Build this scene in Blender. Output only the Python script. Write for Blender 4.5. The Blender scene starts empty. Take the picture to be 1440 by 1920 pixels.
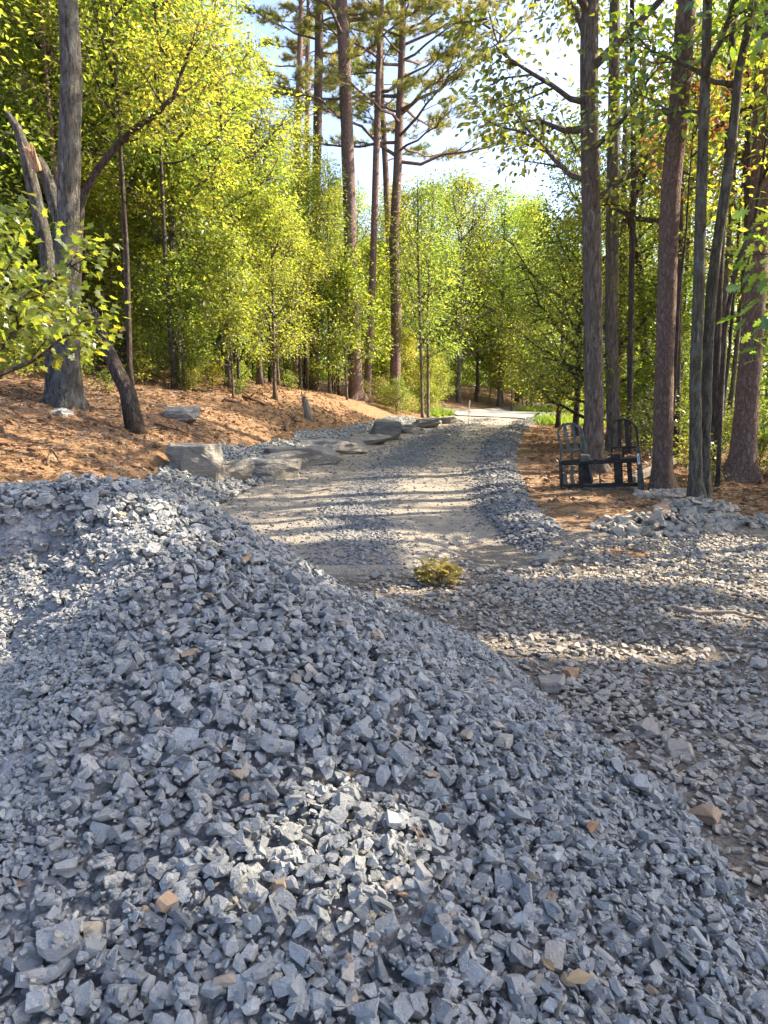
import bpy, bmesh, math, random
import numpy as np
from mathutils import Vector, Matrix, noise as mnoise

R = math.radians
SC = bpy.context.scene
COL = SC.collection
rng = np.random.default_rng(7)
random.seed(7)

# ------------------------------------------------------------------ camera
CAM_Z = 1.6
PITCH = R(10.2)
FPX = 1387.0                       # focal length in pixels of the 1440 x 1920 photograph
cam_data = bpy.data.cameras.new('camera')
cam = bpy.data.objects.new('camera', cam_data)
COL.objects.link(cam)
cam_data.sensor_fit = 'VERTICAL'
cam_data.sensor_height = 36.0
cam_data.lens = FPX / 1920.0 * 36.0
cam_data.clip_start = 0.05
cam_data.clip_end = 1500.0
cam.location = (0, 0, CAM_Z)
cam.rotation_euler = (R(90) - PITCH, 0, 0)
SC.camera = cam

# ------------------------------------------------------------------ sky, sun, exposure
SUN_EL, SUN_AZ = R(40), R(74)       # azimuth clockwise from +Y (the view direction): the sun stands to the right
SUN = Vector((math.sin(SUN_AZ) * math.cos(SUN_EL), math.cos(SUN_AZ) * math.cos(SUN_EL), math.sin(SUN_EL)))
world = bpy.data.worlds.new('World')
SC.world = world
world.use_nodes = True
wn = world.node_tree
sky = wn.nodes.new('ShaderNodeTexSky')
sky.sky_type = 'NISHITA'
sky.sun_disc = False
sky.sun_elevation = SUN_EL
sky.sun_rotation = SUN_AZ
sky.air_density = 0.45
sky.dust_density = 2.0
sky.ozone_density = 1.4
wn.links.new(sky.outputs[0], wn.nodes['Background'].inputs[0])
wn.nodes['Background'].inputs[1].default_value = 0.145
sun_data = bpy.data.lights.new('sun', 'SUN')
sun_data.energy = 3.2
sun_data.angle = R(0.53)
sun_data.color = (1.0, 0.88, 0.70)
sun = bpy.data.objects.new('sun', sun_data)
COL.objects.link(sun)
sun.rotation_euler = SUN.to_track_quat('Z', 'Y').to_euler()
SC.view_settings.view_transform = 'Standard'
SC.view_settings.look = 'None'
SC.view_settings.exposure = 2.32
SC.view_settings.gamma = 1.0
SC.cycles.max_bounces = 12
SC.cycles.diffuse_bounces = 6
SC.cycles.glossy_bounces = 2
SC.cycles.transmission_bounces = 8
SC.cycles.transparent_max_bounces = 4
SC.cycles.use_denoising = True

# ------------------------------------------------------------------ small helpers
CP, SP = math.cos(PITCH), math.sin(PITCH)

def at(u, v, Y):
    """world point seen at photo pixel (u, v) at distance Y along the ground"""
    cx, cy = (u - 720) / FPX, -(v - 960) / FPX
    y = CP + cy * SP
    z = -SP + cy * CP
    s = Y / y
    return Vector((cx * s, Y, CAM_Z + z * s))

def ss(x, a, b):
    t = np.clip((x - a) / (b - a), 0, 1)
    return t * t * (3 - 2 * t)

def _hash(ix, iy, seed):
    n = (ix.astype(np.int64) * 374761393 + iy.astype(np.int64) * 668265263 + seed * 982451653) & 0xffffffff
    n = ((n ^ (n >> 13)) * 1274126177) & 0xffffffff
    return ((n ^ (n >> 16)) & 0xffffff) / float(0xffffff)

def vnoise(x, y, seed=0):
    ix, iy = np.floor(x), np.floor(y)
    fx, fy = x - ix, y - iy
    fx, fy = fx * fx * (3 - 2 * fx), fy * fy * (3 - 2 * fy)
    a, b = _hash(ix, iy, seed), _hash(ix + 1, iy, seed)
    c, d = _hash(ix, iy + 1, seed), _hash(ix + 1, iy + 1, seed)
    return (a + (b - a) * fx) * (1 - fy) + (c + (d - c) * fx) * fy

def fbm(x, y, seed=0, octv=4):
    x, y = np.asarray(x, float), np.asarray(y, float)
    s, amp, tot = 0, 1.0, 0
    for k in range(octv):
        s = s + amp * (vnoise(x * 2 ** k + 13.7 * k, y * 2 ** k - 7.3 * k, seed + k) - .5)
        tot += amp
        amp *= .5
    return s / tot * 2          # about -1 .. 1

def tag(o, label=None, cat=None, group=None, kind=None):
    if label: o['label'] = label
    if cat: o['category'] = cat
    if group: o['group'] = group
    if kind: o['kind'] = kind
    return o

def empty(name, loc, label=None, cat=None, group=None):
    o = bpy.data.objects.new(name, None)
    COL.objects.link(o)
    o.location = loc
    o.empty_display_size = .2
    return tag(o, label, cat, group)

def mesh_obj(name, me, mat=None, parent=None):
    o = bpy.data.objects.new(name, me)
    COL.objects.link(o)
    if mat is not None and not me.materials:
        me.materials.append(mat)
    if parent is not None:
        o.parent = parent
    return o

def raw_mesh(name, V, loops, starts, smooth=False, face_attrs=None, point_attrs=None):
    me = bpy.data.meshes.new(name)
    V = np.ascontiguousarray(V, dtype=np.float32)
    loops = np.ascontiguousarray(loops, dtype=np.int32)
    starts = np.ascontiguousarray(starts, dtype=np.int32)
    me.vertices.add(len(V))
    me.vertices.foreach_set('co', V.ravel())
    me.loops.add(len(loops))
    me.loops.foreach_set('vertex_index', loops)
    me.polygons.add(len(starts))
    me.polygons.foreach_set('loop_start', starts)
    for nm, arr in (face_attrs or {}).items():
        a = me.attributes.new(nm, 'FLOAT', 'FACE')
        a.data.foreach_set('value', np.ascontiguousarray(arr, dtype=np.float32))
    for nm, arr in (point_attrs or {}).items():
        a = me.attributes.new(nm, 'FLOAT', 'POINT')
        a.data.foreach_set('value', np.ascontiguousarray(arr, dtype=np.float32))
    me.update(calc_edges=True)
    if not smooth:
        me.shade_flat()
    return me

def grid_mesh(name, X, Y, Z, attrs=None, smooth=True):
    """X, Y, Z are (n, m) arrays"""
    n, m = X.shape
    V = np.stack([X, Y, Z], -1).reshape(-1, 3)
    i = np.arange(n * m).reshape(n, m)
    q = np.stack([i[:-1, :-1], i[:-1, 1:], i[1:, 1:], i[1:, :-1]], -1).reshape(-1, 4)
    pa = {k: v.reshape(-1) for k, v in (attrs or {}).items()}
    me = raw_mesh(name, V, q.ravel(), np.arange(len(q)) * 4, smooth=True, point_attrs=pa)
    if me.polygons[0].normal.z < 0:
        me.flip_normals()
    return me

class MB:
    """collects tubes / boxes / polygons and links them as one mesh"""
    def __init__(s):
        s.v, s.f, s.t = [], [], []
    def add(s, verts, faces, tint=.5):
        o = len(s.v)
        s.v += [tuple(p) for p in verts]
        s.f += [[o + i for i in f] for f in faces]
        s.t += [tint] * len(faces)
    def tube(s, pts, rad, n=8, cap=True, wob=0.0, seed=0, lobes=None):
        pts = [Vector(p) for p in pts]
        rr = random.Random(seed)
        up = Vector((0, 0, 1))
        V, F = [], []
        ref = None
        for i, p in enumerate(pts):
            d = (pts[min(i + 1, len(pts) - 1)] - pts[max(i - 1, 0)]).normalized()
            if ref is None:
                a = Vector((1, 0, 0)) if abs(d.x) < .9 else Vector((0, 1, 0))
                ref = d.cross(a).normalized()
            ref = (ref - d * ref.dot(d)).normalized()
            b = d.cross(ref)
            for k in range(n):
                an = 2 * math.pi * k / n
                r = rad[i] * (1 + wob * (rr.random() - .5) * 2)
                if lobes is not None: r *= 1 + lobes[i] * max(0, math.sin(an * 2.5 + seed) * math.sin(an * 1.5 + seed * 1.7) + .25 * math.sin(an * 4 + seed))
                V.append(p + (ref * math.cos(an) + b * math.sin(an)) * r)
        for i in range(len(pts) - 1):
            for k in range(n):
                k2 = (k + 1) % n
                F.append([i * n + k, i * n + k2, (i + 1) * n + k2, (i + 1) * n + k])
        if cap:
            F.append(list(range(n))[::-1])
            F.append([(len(pts) - 1) * n + k for k in range(n)])
        s.add(V, F)
    def box(s, c, size, rot=None):
        hx, hy, hz = size[0] / 2, size[1] / 2, size[2] / 2
        M = rot if rot is not None else Matrix.Identity(3)
        c = Vector(c)
        V = [c + M @ Vector((x * hx, y * hy, z * hz)) for x in (-1, 1) for y in (-1, 1) for z in (-1, 1)]
        s.add(V, [[0, 1, 3, 2], [4, 6, 7, 5], [0, 4, 5, 1], [2, 3, 7, 6], [0, 2, 6, 4], [1, 5, 7, 3]])
    def bar(s, a, b, w, d, side=Vector((0, 1, 0))):
        """rectangular bar from a to b: w wide, d deep (d along side)"""
        a, b = Vector(a), Vector(b)
        ax = (b - a)
        L = ax.length
        ax.normalize()
        sd = (side - ax * side.dot(ax)).normalized()
        o = ax.cross(sd)
        M = Matrix((o, sd, ax)).transposed()
        s.box((a + b) / 2, (w, d, L), M)
    def mesh(s, name, smooth=False):
        loops = np.fromiter((i for f in s.f for i in f), dtype=np.int32)
        lens = np.fromiter((len(f) for f in s.f), dtype=np.int32)
        st = np.concatenate([[0], np.cumsum(lens)[:-1]])
        return raw_mesh(name, np.array(s.v), loops, st, smooth=smooth)
    def build(s, name, mat, parent=None, smooth=False, bevel=0):
        me = s.mesh(name, smooth)
        if bevel:
            bm = bmesh.new(); bm.from_mesh(me)
            bmesh.ops.bevel(bm, geom=list(bm.edges), offset=bevel, segments=1, affect='EDGES')
            bm.to_mesh(me); bm.free()
            me.shade_flat()
        return mesh_obj(name, me, mat, parent)

# ------------------------------------------------------------------ materials
MAT = {}

def new_mat(name):
    m = bpy.data.materials.new(name)
    m.use_nodes = True
    nt = m.node_tree
    nt.nodes.clear()
    out = nt.nodes.new('ShaderNodeOutputMaterial')
    MAT[name] = m
    return m, nt, out

class NT:
    """tiny node-graph shorthand"""
    def __init__(s, nt):
        s.nt = nt
    def n(s, kind, **kw):
        nd = s.nt.nodes.new(kind)
        for k, v in kw.items():
            if k in nd.inputs.keys() if isinstance(k, str) else False:
                nd.inputs[k].default_value = v
            else:
                setattr(nd, k, v)
        return nd
    def l(s, a, b):
        s.nt.links.new(a, b)
    def coord(s, kind='Object', scale=(1, 1, 1)):
        tc = s.n('ShaderNodeTexCoord')
        mp = s.n('ShaderNodeMapping')
        mp.inputs['Scale'].default_value = scale
        s.l(tc.outputs[kind], mp.inputs[0])
        return mp.outputs[0]
    def noise(s, co, scale, detail=4, rough=.55, dist=0):
        nd = s.n('ShaderNodeTexNoise')
        nd.inputs['Scale'].default_value = scale
        nd.inputs['Detail'].default_value = detail
        nd.inputs['Roughness'].default_value = rough
        nd.inputs['Distortion'].default_value = dist
        if co is not None: s.l(co, nd.inputs['Vector'])
        return nd.outputs['Fac']
    def vor(s, co, scale, feature='F1', out='Distance'):
        nd = s.n('ShaderNodeTexVoronoi')
        nd.feature = feature
        nd.inputs['Scale'].default_value = scale
        if co is not None: s.l(co, nd.inputs['Vector'])
        return nd.outputs[out]
    def ramp(s, fac, stops, interp='LINEAR'):
        nd = s.n('ShaderNodeValToRGB')
        nd.color_ramp.interpolation = interp
        e = nd.color_ramp.elements
        while len(e) > 1: e.remove(e[-1])
        e[0].position, c = stops[0][0], stops[0][1]
        e[0].color = (*c, 1) if len(c) == 3 else c
        for p, c in stops[1:]:
            x = e.new(p)
            x.color = (*c, 1) if len(c) == 3 else c
        s.l(fac, nd.inputs[0])
        return nd.outputs[0]
    def mix(s, fac, a, b, mode='MIX'):
        nd = s.n('ShaderNodeMix', data_type='RGBA', blend_type=mode)
        if isinstance(fac, (int, float)): nd.inputs[0].default_value = fac
        else: s.l(fac, nd.inputs[0])
        for i, x in ((6, a), (7, b)):
            if isinstance(x, (tuple, list)): nd.inputs[i].default_value = (*x, 1) if len(x) == 3 else x
            else: s.l(x, nd.inputs[i])
        return nd.outputs[2]
    def math(s, op, a, b=0.0):
        nd = s.n('ShaderNodeMath', operation=op)
        for i, x in ((0, a), (1, b)):
            if isinstance(x, (int, float)): nd.inputs[i].default_value = x
            else: s.l(x, nd.inputs[i])
        return nd.outputs[0]
    def rng(s, x, a, b, c=0.0, d=1.0):
        nd = s.n('ShaderNodeMapRange')
        s.l(x, nd.inputs[0])
        for i, v in ((1, a), (2, b), (3, c), (4, d)): nd.inputs[i].default_value = v
        return nd.outputs[0]
    def attr(s, name):
        nd = s.n('ShaderNodeAttribute')
        nd.attribute_name = name
        return nd.outputs['Fac']
    def bump(s, h, strength=.5, dist=.02, normal=None):
        nd = s.n('ShaderNodeBump')
        nd.inputs['Strength'].default_value = strength
        nd.inputs['Distance'].default_value = dist
        s.l(h, nd.inputs['Height'])
        if normal is not None: s.l(normal, nd.inputs['Normal'])
        return nd.outputs[0]
    def bsdf(s, color, rough=.8, normal=None, spec=.3, metal=0.0):
        nd = s.n('ShaderNodeBsdfPrincipled')
        if isinstance(color, (tuple, list)): nd.inputs['Base Color'].default_value = (*color, 1)
        else: s.l(color, nd.inputs['Base Color'])
        if isinstance(rough, (int, float)): nd.inputs['Roughness'].default_value = rough
        else: s.l(rough, nd.inputs['Roughness'])
        nd.inputs['Specular IOR Level'].default_value = spec
        nd.inputs['Metallic'].default_value = metal
        if normal is not None: s.l(normal, nd.inputs['Normal'])
        return nd.outputs[0]

def stone_mat(name, stops, nscale=40, bump=.5, dust=(.36, .33, .285), dustamt=.35, bd=.012):
    m, nt, out = new_mat(name)
    g = NT(nt)
    co = g.coord('Object')
    base = g.ramp(g.attr('tint'), stops)
    n1 = g.noise(co, nscale, 5, .65)
    n2 = g.noise(co, nscale * .22, 3)
    c = g.mix(g.rng(n1, .35, .7, 0, .42), base, (.15, .147, .144))
    c = g.mix(g.math('MULTIPLY', g.rng(n2, .48, .7), dustamt), c, dust)
    strat = g.noise(g.coord('Object', (1, 1, 3.2)), nscale * 1.6, 4, .7)
    b = g.bump(g.math('ADD', n1, strat), bump, bd)
    g.l(g.bsdf(c, .82, b, .25), out.inputs[0])
    return m

GREY = [(0, (.20, .204, .19)), (.35, (.31, .314, .292)), (.7, (.395, .397, .367)), (.93, (.46, .452, .41)), (.965, (.45, .39, .30)), (1, (.42, .30, .18))]
stone_mat('crushed_stone', GREY, bump=.8)
stone_mat('tan_stone', [(0, (0.345, 0.241, 0.138)), (.5, (0.380, 0.310, 0.218)), (1, (0.402, 0.196, 0.081))], 50, .4, (0.391, 0.322, 0.230), .3)
stone_mat('yard_stone', [(0, (.25, .222, .185)), (.4, (.36, .318, .26)), (.75, (.45, .395, .315)), (.92, (.48, .41, .315)), (1, (.42, .28, .17))], 40, .6, (.46, .385, .285), .9)
stone_mat('road_chips', [(0, (0.132, 0.132, 0.129)), (.5, (0.218, 0.214, 0.205)), (1, (0.345, 0.322, 0.287))], 40, .4, (0.380, 0.322, 0.253), .5)
stone_mat('boulder_rock', [(0, (0.196, 0.196, 0.190)), (.5, (0.276, 0.259, 0.224)), (1, (0.345, 0.299, 0.236))], 5, .9, (0.414, 0.333, 0.230), .6, .09)

def fines_mat():
    m, nt, out = new_mat('stone_fines')
    g = NT(nt)
    co = g.coord('Object')
    v = g.vor(co, 70)
    v2 = g.vor(co, 26)
    n = g.noise(co, 6, 5)
    c = g.ramp(g.noise(co, 55, 4, .7), [(.3, (.16, .155, .15)), (.55, (.27, .262, .25)), (.75, (.38, .365, .34))])
    c = g.mix(g.rng(n, .5, .68, 0, .6), c, (.33, .30, .255))
    b = g.bump(g.math('ADD', g.math('MULTIPLY', v, -1.0), g.math('MULTIPLY', v2, -1.5)), .9, .012)
    g.l(g.bsdf(c, .9, b, .2), out.inputs[0])
fines_mat()

def ground_mat():
    m, nt, out = new_mat('forest_soil')
    g = NT(nt)
    co = g.coord('Object')
    n1, n2, n3 = g.noise(co, 1.1, 6, .6), g.noise(co, 9, 6, .7), g.noise(co, 45, 4, .7)
    clay = g.ramp(n2, [(.28, (.17, .092, .05)), (.5, (.37, .22, .12)), (.72, (.52, .35, .20))])
    litter = g.ramp(n2, [(.3, (.11, .063, .036)), (.5, (.25, .155, .09)), (.72, (.43, .285, .17))])
    dust = g.ramp(n3, [(.3, (.22, .19, .155)), (.55, (.36, .305, .24)), (.75, (.46, .385, .295))])
    lm = g.rng(g.math('ADD', g.attr('litter'), g.math('MULTIPLY', g.math('SUBTRACT', n1, .5), 1.2)), .3, .7)
    dm = g.rng(g.math('ADD', g.attr('dust'), g.math('MULTIPLY', g.math('SUBTRACT', n2, .5), 1.4)), .35, .75)
    c = g.mix(lm, clay, litter)
    c = g.mix(dm, c, dust)
    c = g.mix(g.rng(n3, .35, .6, .5, 0), c, g.mix(.5, c, (.05, .03, .02)))
    b = g.bump(g.math('ADD', n3, g.math('MULTIPLY', n2, 2.5)), .9, .05)
    g.l(g.bsdf(c, .95, b, .1), out.inputs[0])
ground_mat()

def road_mat():
    m, nt, out = new_mat('gravel_track')
    g = NT(nt)
    co = g.coord('Object')
    n2, n3 = g.noise(co, 3.5, 5, .65), g.noise(co, 60, 5, .75)
    v = g.vor(co, 42, 'F1', 'Color')
    sep = g.n('ShaderNodeSeparateColor'); g.l(v, sep.inputs[0])
    tan = g.ramp(n3, [(.3, (.19, .165, .135)), (.5, (.34, .295, .235)), (.75, (.45, .385, .305))])
    grey = g.ramp(sep.outputs[0], [(0, (.12, .125, .13)), (.6, (.20, .20, .195)), (1, (.29, .275, .25))])
    k = g.rng(g.math('ADD', g.attr('grey'), g.math('MULTIPLY', g.math('SUBTRACT', n2, .5), 1.1)), .35, .75)
    c = g.mix(k, tan, grey)
    b = g.bump(g.math('ADD', g.math('MULTIPLY', g.vor(co, 42), -1.2), n3), .9, .018)
    g.l(g.bsdf(c, .92, b, .15), out.inputs[0])
road_mat()

def plain(name, stops, scale, rough=.8, bump=.3, dist=.01, stretch=(1, 1, 1), spec=.3, metal=0):
    m, nt, out = new_mat(name)
    g = NT(nt)
    n = g.noise(g.coord('Object', stretch), scale, 5, .65)
    g.l(g.bsdf(g.ramp(n, stops), rough, g.bump(n, bump, dist), spec, metal), out.inputs[0])
    return m

plain('asphalt', [(.3, (.20, .195, .185)), (.7, (.30, .29, .27))], 25, .9)
plain('painted_steel', [(.30, (.014, .013, .012)), (.5, (.026, .024, .022)), (.62, (.05, .04, .03)), (.75, (.12, .065, .035))], 11, .65, .15, .004, spec=.25)
plain('worn_steel', [(.3, (.045, .052, .042)), (.5, (.085, .092, .076)), (.66, (.16, .155, .13)), (.78, (.36, .34, .30))], 13, .65, .15, .004, spec=.25)
plain('sticker_white', [(.2, (.62, .62, .6)), (.8, (.8, .8, .78))], 30, .6)
plain('split_wood', [(.3, (.30, .15, .07)), (.5, (.46, .27, .14)), (.7, (.6, .41, .25))], 40, .85, .6, .01, (1, 1, .12))
plain('grey_wood', [(.3, (.12, .095, .075)), (.6, (.26, .215, .17)), (.8, (.36, .31, .25))], 14, .9, .6, .012, (1, 1, .2))
plain('root_wood', [(.3, (.075, .045, .028)), (.6, (.17, .105, .065)), (.8, (.26, .175, .11))], 14, .9, .6, .01)
plain('pale_post', [(.3, (.5, .46, .4)), (.7, (.68, .64, .58))], 12, .8)

def bark(name, dark, mid, light, plates=False, lichen=0.0, sc=1.0):
    m, nt, out = new_mat(name)
    g = NT(nt)
    co = g.coord('Object', (1, 1, .22 if not plates else .42))
    w = g.noise(co, 5 * sc, 3)
    if plates:
        wn_ = g.n('ShaderNodeTexNoise'); wn_.inputs['Scale'].default_value = 9; wn_.inputs['Detail'].default_value = 4
        g.l(co, wn_.inputs['Vector'])
        wc = g.mix(.82, wn_.outputs['Color'], co, 'MIX')
        v = g.vor(wc, 19 * sc, 'DISTANCE_TO_EDGE')
        h = g.math('ADD', g.math('MULTIPLY', g.rng(v, 0, .24), .48), g.math('MULTIPLY', g.rng(g.noise(co, 26, 6, .75), .3, .7), .52))
    else:
        h = g.noise(co, 24 * sc, 6, .72, .6)
        h = g.rng(h, .36, .62)
    fine = g.noise(g.coord('Object'), 60, 4, .7)
    c = g.ramp(g.math('ADD', g.math('MULTIPLY', h, .7), g.math('MULTIPLY', g.math('SUBTRACT', fine, .3), .7)), [(.1, dark), (.5, mid), (.95, light)])
    c = g.mix(g.rng(w, .42, .65, 0, .5), c, mid)
    if lichen:
        li = g.noise(g.coord('Object', (1, 1, .6)), 6.5, 6, .75)
        c = g.mix(g.rng(li, .52, .62, 0, lichen), c, (.30, .34, .29))
    b = g.bump(g.math('ADD', h, g.math('MULTIPLY', fine, .5)), 1.0, .05)
    g.l(g.bsdf(c, .92, b, .12), out.inputs[0])
    return m

bark('bark_grey', (.04, .034, .028), (.17, .15, .125), (.36, .325, .275), lichen=.6)
bark('bark_pine', (0.064, 0.042, 0.035), (0.256, 0.168, 0.136), (0.460, 0.352, 0.304), plates=True)
bark('bark_pine_red', (.06, .042, .034), (.215, .145, .11), (.36, .265, .215), plates=True)
bark('bark_dark', (0.036, 0.029, 0.023), (0.117, 0.091, 0.074), (0.247, 0.202, 0.169))
bark('bark_oak', (.06, .05, .04), (.22, .18, .145), (.40, .34, .285))
bark('bark_mossy', (.055, .046, .035), (.18, .155, .115), (.34, .30, .23), lichen=.6)

def leaf_mat(name, stops, trans=.6, hue=.025, gloss=.03):
    m, nt, out = new_mat(name)
    g = NT(nt)
    oi = g.n('ShaderNodeObjectInfo')
    base = g.ramp(g.attr('tint'), stops)
    hs = g.n('ShaderNodeHueSaturation')
    g.l(base, hs.inputs['Color'])
    g.l(g.rng(oi.outputs['Random'], 0, 1, .5 - hue, .5 + hue), hs.inputs['Hue'])
    g.l(g.rng(g.math('FRACT', g.math('MULTIPLY', oi.outputs['Random'], 7.31)), 0, 1, .8, 1.2), hs.inputs['Value'])
    c = hs.outputs[0]
    d = g.n('ShaderNodeBsdfDiffuse'); g.l(c, d.inputs[0])
    t = g.n('ShaderNodeBsdfTranslucent')
    tc = g.mix(.55, c, (1.0, .96, .46), 'MULTIPLY'); 
    br = g.n('ShaderNodeHueSaturation'); br.inputs['Value'].default_value = 2.3; br.inputs['Saturation'].default_value = 1.03
    g.l(tc, br.inputs['Color']); g.l(br.outputs[0], t.inputs[0])
    mx = g.n('ShaderNodeMixShader'); mx.inputs[0].default_value = trans
    g.l(d.outputs[0], mx.inputs[1]); g.l(t.outputs[0], mx.inputs[2])
    gl = g.n('ShaderNodeBsdfGlossy'); gl.inputs['Roughness'].default_value = .38
    gl.inputs['Color'].default_value = (.9, .95, 1, 1)
    m2 = g.n('ShaderNodeMixShader'); m2.inputs[0].default_value = gloss
    g.l(mx.outputs[0], m2.inputs[1]); g.l(gl.outputs[0], m2.inputs[2])
    g.l(m2.outputs[0], out.inputs[0])
    return m

leaf_mat('leaf_yellow', [(0, (.065, .095, .022)), (.35, (.155, .18, .033)), (.75, (.27, .268, .046)), (.95, (.35, .31, .05)), (1, (.32, .16, .04))])
leaf_mat('leaf_green', [(0, (.05, .08, .02)), (.4, (.11, .145, .03)), (.8, (.19, .21, .042)), (1, (.29, .27, .03))])
leaf_mat('leaf_bright', [(0, (.065, .105, .024)), (.4, (.14, .185, .036)), (.8, (.23, .255, .05)), (1, (.34, .31, .03))])
leaf_mat('leaf_oak', [(0, (.045, .075, .014)), (.5, (.095, .135, .018)), (.85, (.17, .19, .022)), (.95, (.27, .23, .03)), (1, (.22, .10, .03))], gloss=.09)
leaf_mat('leaf_near', [(0, (.07, .11, .022)), (.5, (.13, .175, .028)), (.82, (.20, .22, .03)), (.92, (.36, .30, .035)), (1, (.25, .11, .05))], gloss=.045)
leaf_mat('leaf_rust', [(0, (.09, .045, .02)), (.5, (.15, .078, .033)), (1, (.22, .14, .05))])
leaf_mat('leaf_dry', [(0, (.10, .055, .03)), (.5, (.20, .115, .06)), (1, (.33, .21, .12))], trans=.15)
leaf_mat('leaf_olive', [(0, (.14, .14, .035)), (.5, (.30, .28, .085)), (1, (.44, .39, .15))], trans=.2)
leaf_mat('pine_needles', [(0, (.10, .12, .035)), (.5, (.19, .195, .055)), (1, (.29, .27, .075))], trans=.35)
leaf_mat('grass_blades', [(0, (.07, .12, .02)), (.6, (.15, .19, .03)), (1, (.27, .25, .05))])

# ------------------------------------------------------------------ terrain
_cy = np.array([-20, 0, 5, 9, 13, 16, 21, 25, 29, 33, 40, 400.])
_cx = np.array([.6, .2, -.1, -.2, .25, .75, 1.75, 2.75, 3.9, 5.4, 8.4, 150.])

def road_c(y):
    return np.interp(y, _cy, _cx)

def bank(x, y):
    """height of the bank left of the drive"""
    dl = road_c(y) - 2.05 - x
    h = np.interp(dl, [-50, 0, .35, .9, 1.7, 3.2, 6, 12, 25, 60, 400], [0, 0, .16, .34, .72, 1.2, 1.75, 2.35, 3.1, 3.6, 4])
    return h * ss(y, 2.2, 6.8) * (1 - .45 * ss(y, 24, 33))

def T(x, y):
    x, y = np.asarray(x, float), np.asarray(y, float)
    dl = road_c(y) - 2.05 - x
    dr = x - (road_c(y) + 2.0)
    z = bank(x, y)
    rough = ss(dl, .3, 1.4) * ss(y, 3, 7)
    z = z + rough * (.085 * fbm(x * 1.3, y * 1.3, 3, 5) + .035 * fbm(x * 6, y * 6, 9, 3))
    yard = ss(dr, 0, .8)
    z = z + yard * (.05 * fbm(x * .8, y * .8, 5, 4) + .018 * fbm(x * 5, y * 5, 15, 3))
    z = z + .06 * np.exp(-((x - 3.05) / .9) ** 2 - ((y - 8.0) / .5) ** 2)
    z = z - .5 * ss(x, 9, 22) * ss(y, 4, 12)          # ground falls gently away on the right
    z = z + ss(np.hypot(x, y), 60, 300) * 6
    return z

def Tz(x, y):
    return float(T(np.array([x]), np.array([y]))[0])

def graded(lo, hi, c0, c1, fine, growth):
    mid = list(np.arange(c0, c1, fine))
    a, st = [], fine
    x = c0
    while x > lo:
        st *= growth; x -= st; a.append(x)
    b, st = [], fine
    x = mid[-1]
    while x < hi:
        st *= growth; x += st; b.append(x)
    return np.array(a[::-1] + mid + b)

def make_ground():
    xs = graded(-320, 320, -7.5, 6.5, .06, 1.07)
    ys = graded(-60, 420, 1.0, 15, .055, 1.035)
    X, Y = np.meshgrid(xs, ys)
    Z = T(X, Y)
    dl = road_c(Y) - 2.05 - X
    dr = X - (road_c(Y) + 2.0)
    far_l = ss(dl, 2.6, 4.4) * ss(Y, 5, 9)
    far_r = ss(X, 4.6, 6.0) * ss(Y, 7, 9.5)
    far_r = np.maximum(far_r, ss(dr, .8, 2.2) * ss(Y, 11.5, 14))
    litter = np.maximum(far_l, far_r)
    dust = (1 - ss(Y, 6.4 + .3 * X, 8.0 + .3 * X)) * ss(-dl, -.9, 0)
    dust = np.maximum(dust, (1 - ss(dr, -.2, .35)) * ss(-dl, -.6, 0))
    dust = dust * (1 - ss(X, 9, 13)) * (1 - np.exp(-((X - 2.25) / .35) ** 2 - ((Y - 6.75) / .2) ** 2))
    Z = Z - .05 * ss(1.9 - np.abs(X - road_c(Y)), 0, .3) * ss(Y, 6.3, 7)      # bed under the drive
    me = grid_mesh('ground', X, Y, Z, {'litter': litter, 'dust': dust})
    tag(mesh_obj('ground', me, MAT['forest_soil']), 'red clay and leaf litter ground of the wood', kind='structure')
make_ground()

def drive_z(lat, y):
    z = T(road_c(y) + np.clip(lat, -2, 2), y)
    z = z + .02 - .018 * (np.exp(-((lat + 1.15) / .33) ** 2) + np.exp(-((lat - .95) / .38) ** 2)) + .03 * np.exp(-((lat - 1.75) / .3) ** 2)
    z = z + .018 * fbm(lat * 3, y * 1.6, 41, 4)
    z = z - .12 * ss(lat, .5, 1.3) * (1 - ss(y, 6.9, 8.0))
    return z - .12 * ss(np.abs(lat), 1.9, 2.3) - .1 * (1 - ss(y, 5.2, 6.3))

def make_drive():
    ys = graded(1.0, 33.5, 5.0, 16, .06, 1.02)
    ys = ys[(ys < 33.3) & (ys > 4.9)]
    lat = np.linspace(-2.3, 2.3, 76)
    L, Y = np.meshgrid(lat, ys)
    X = road_c(Y) + L
    Z = drive_z(L, Y)
    g = np.clip(np.exp(-((L + .2) / .5) ** 2) + ss(L, 1.2, 1.6) + .5 * ss(-L, 1.55, 1.9), 0, 1)
    g = g * ss(Y, 6.2, 8) + .25 * (1 - ss(Y, 6.2, 8))
    g = g * (1 - .5 * ss(Y, 18, 26))
    me = grid_mesh('driveway', X, Y, Z, {'grey': g})
    tag(mesh_obj('driveway', me, MAT['gravel_track']), 'gravel driveway with tan wheel tracks', kind='structure')
make_drive()

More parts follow.
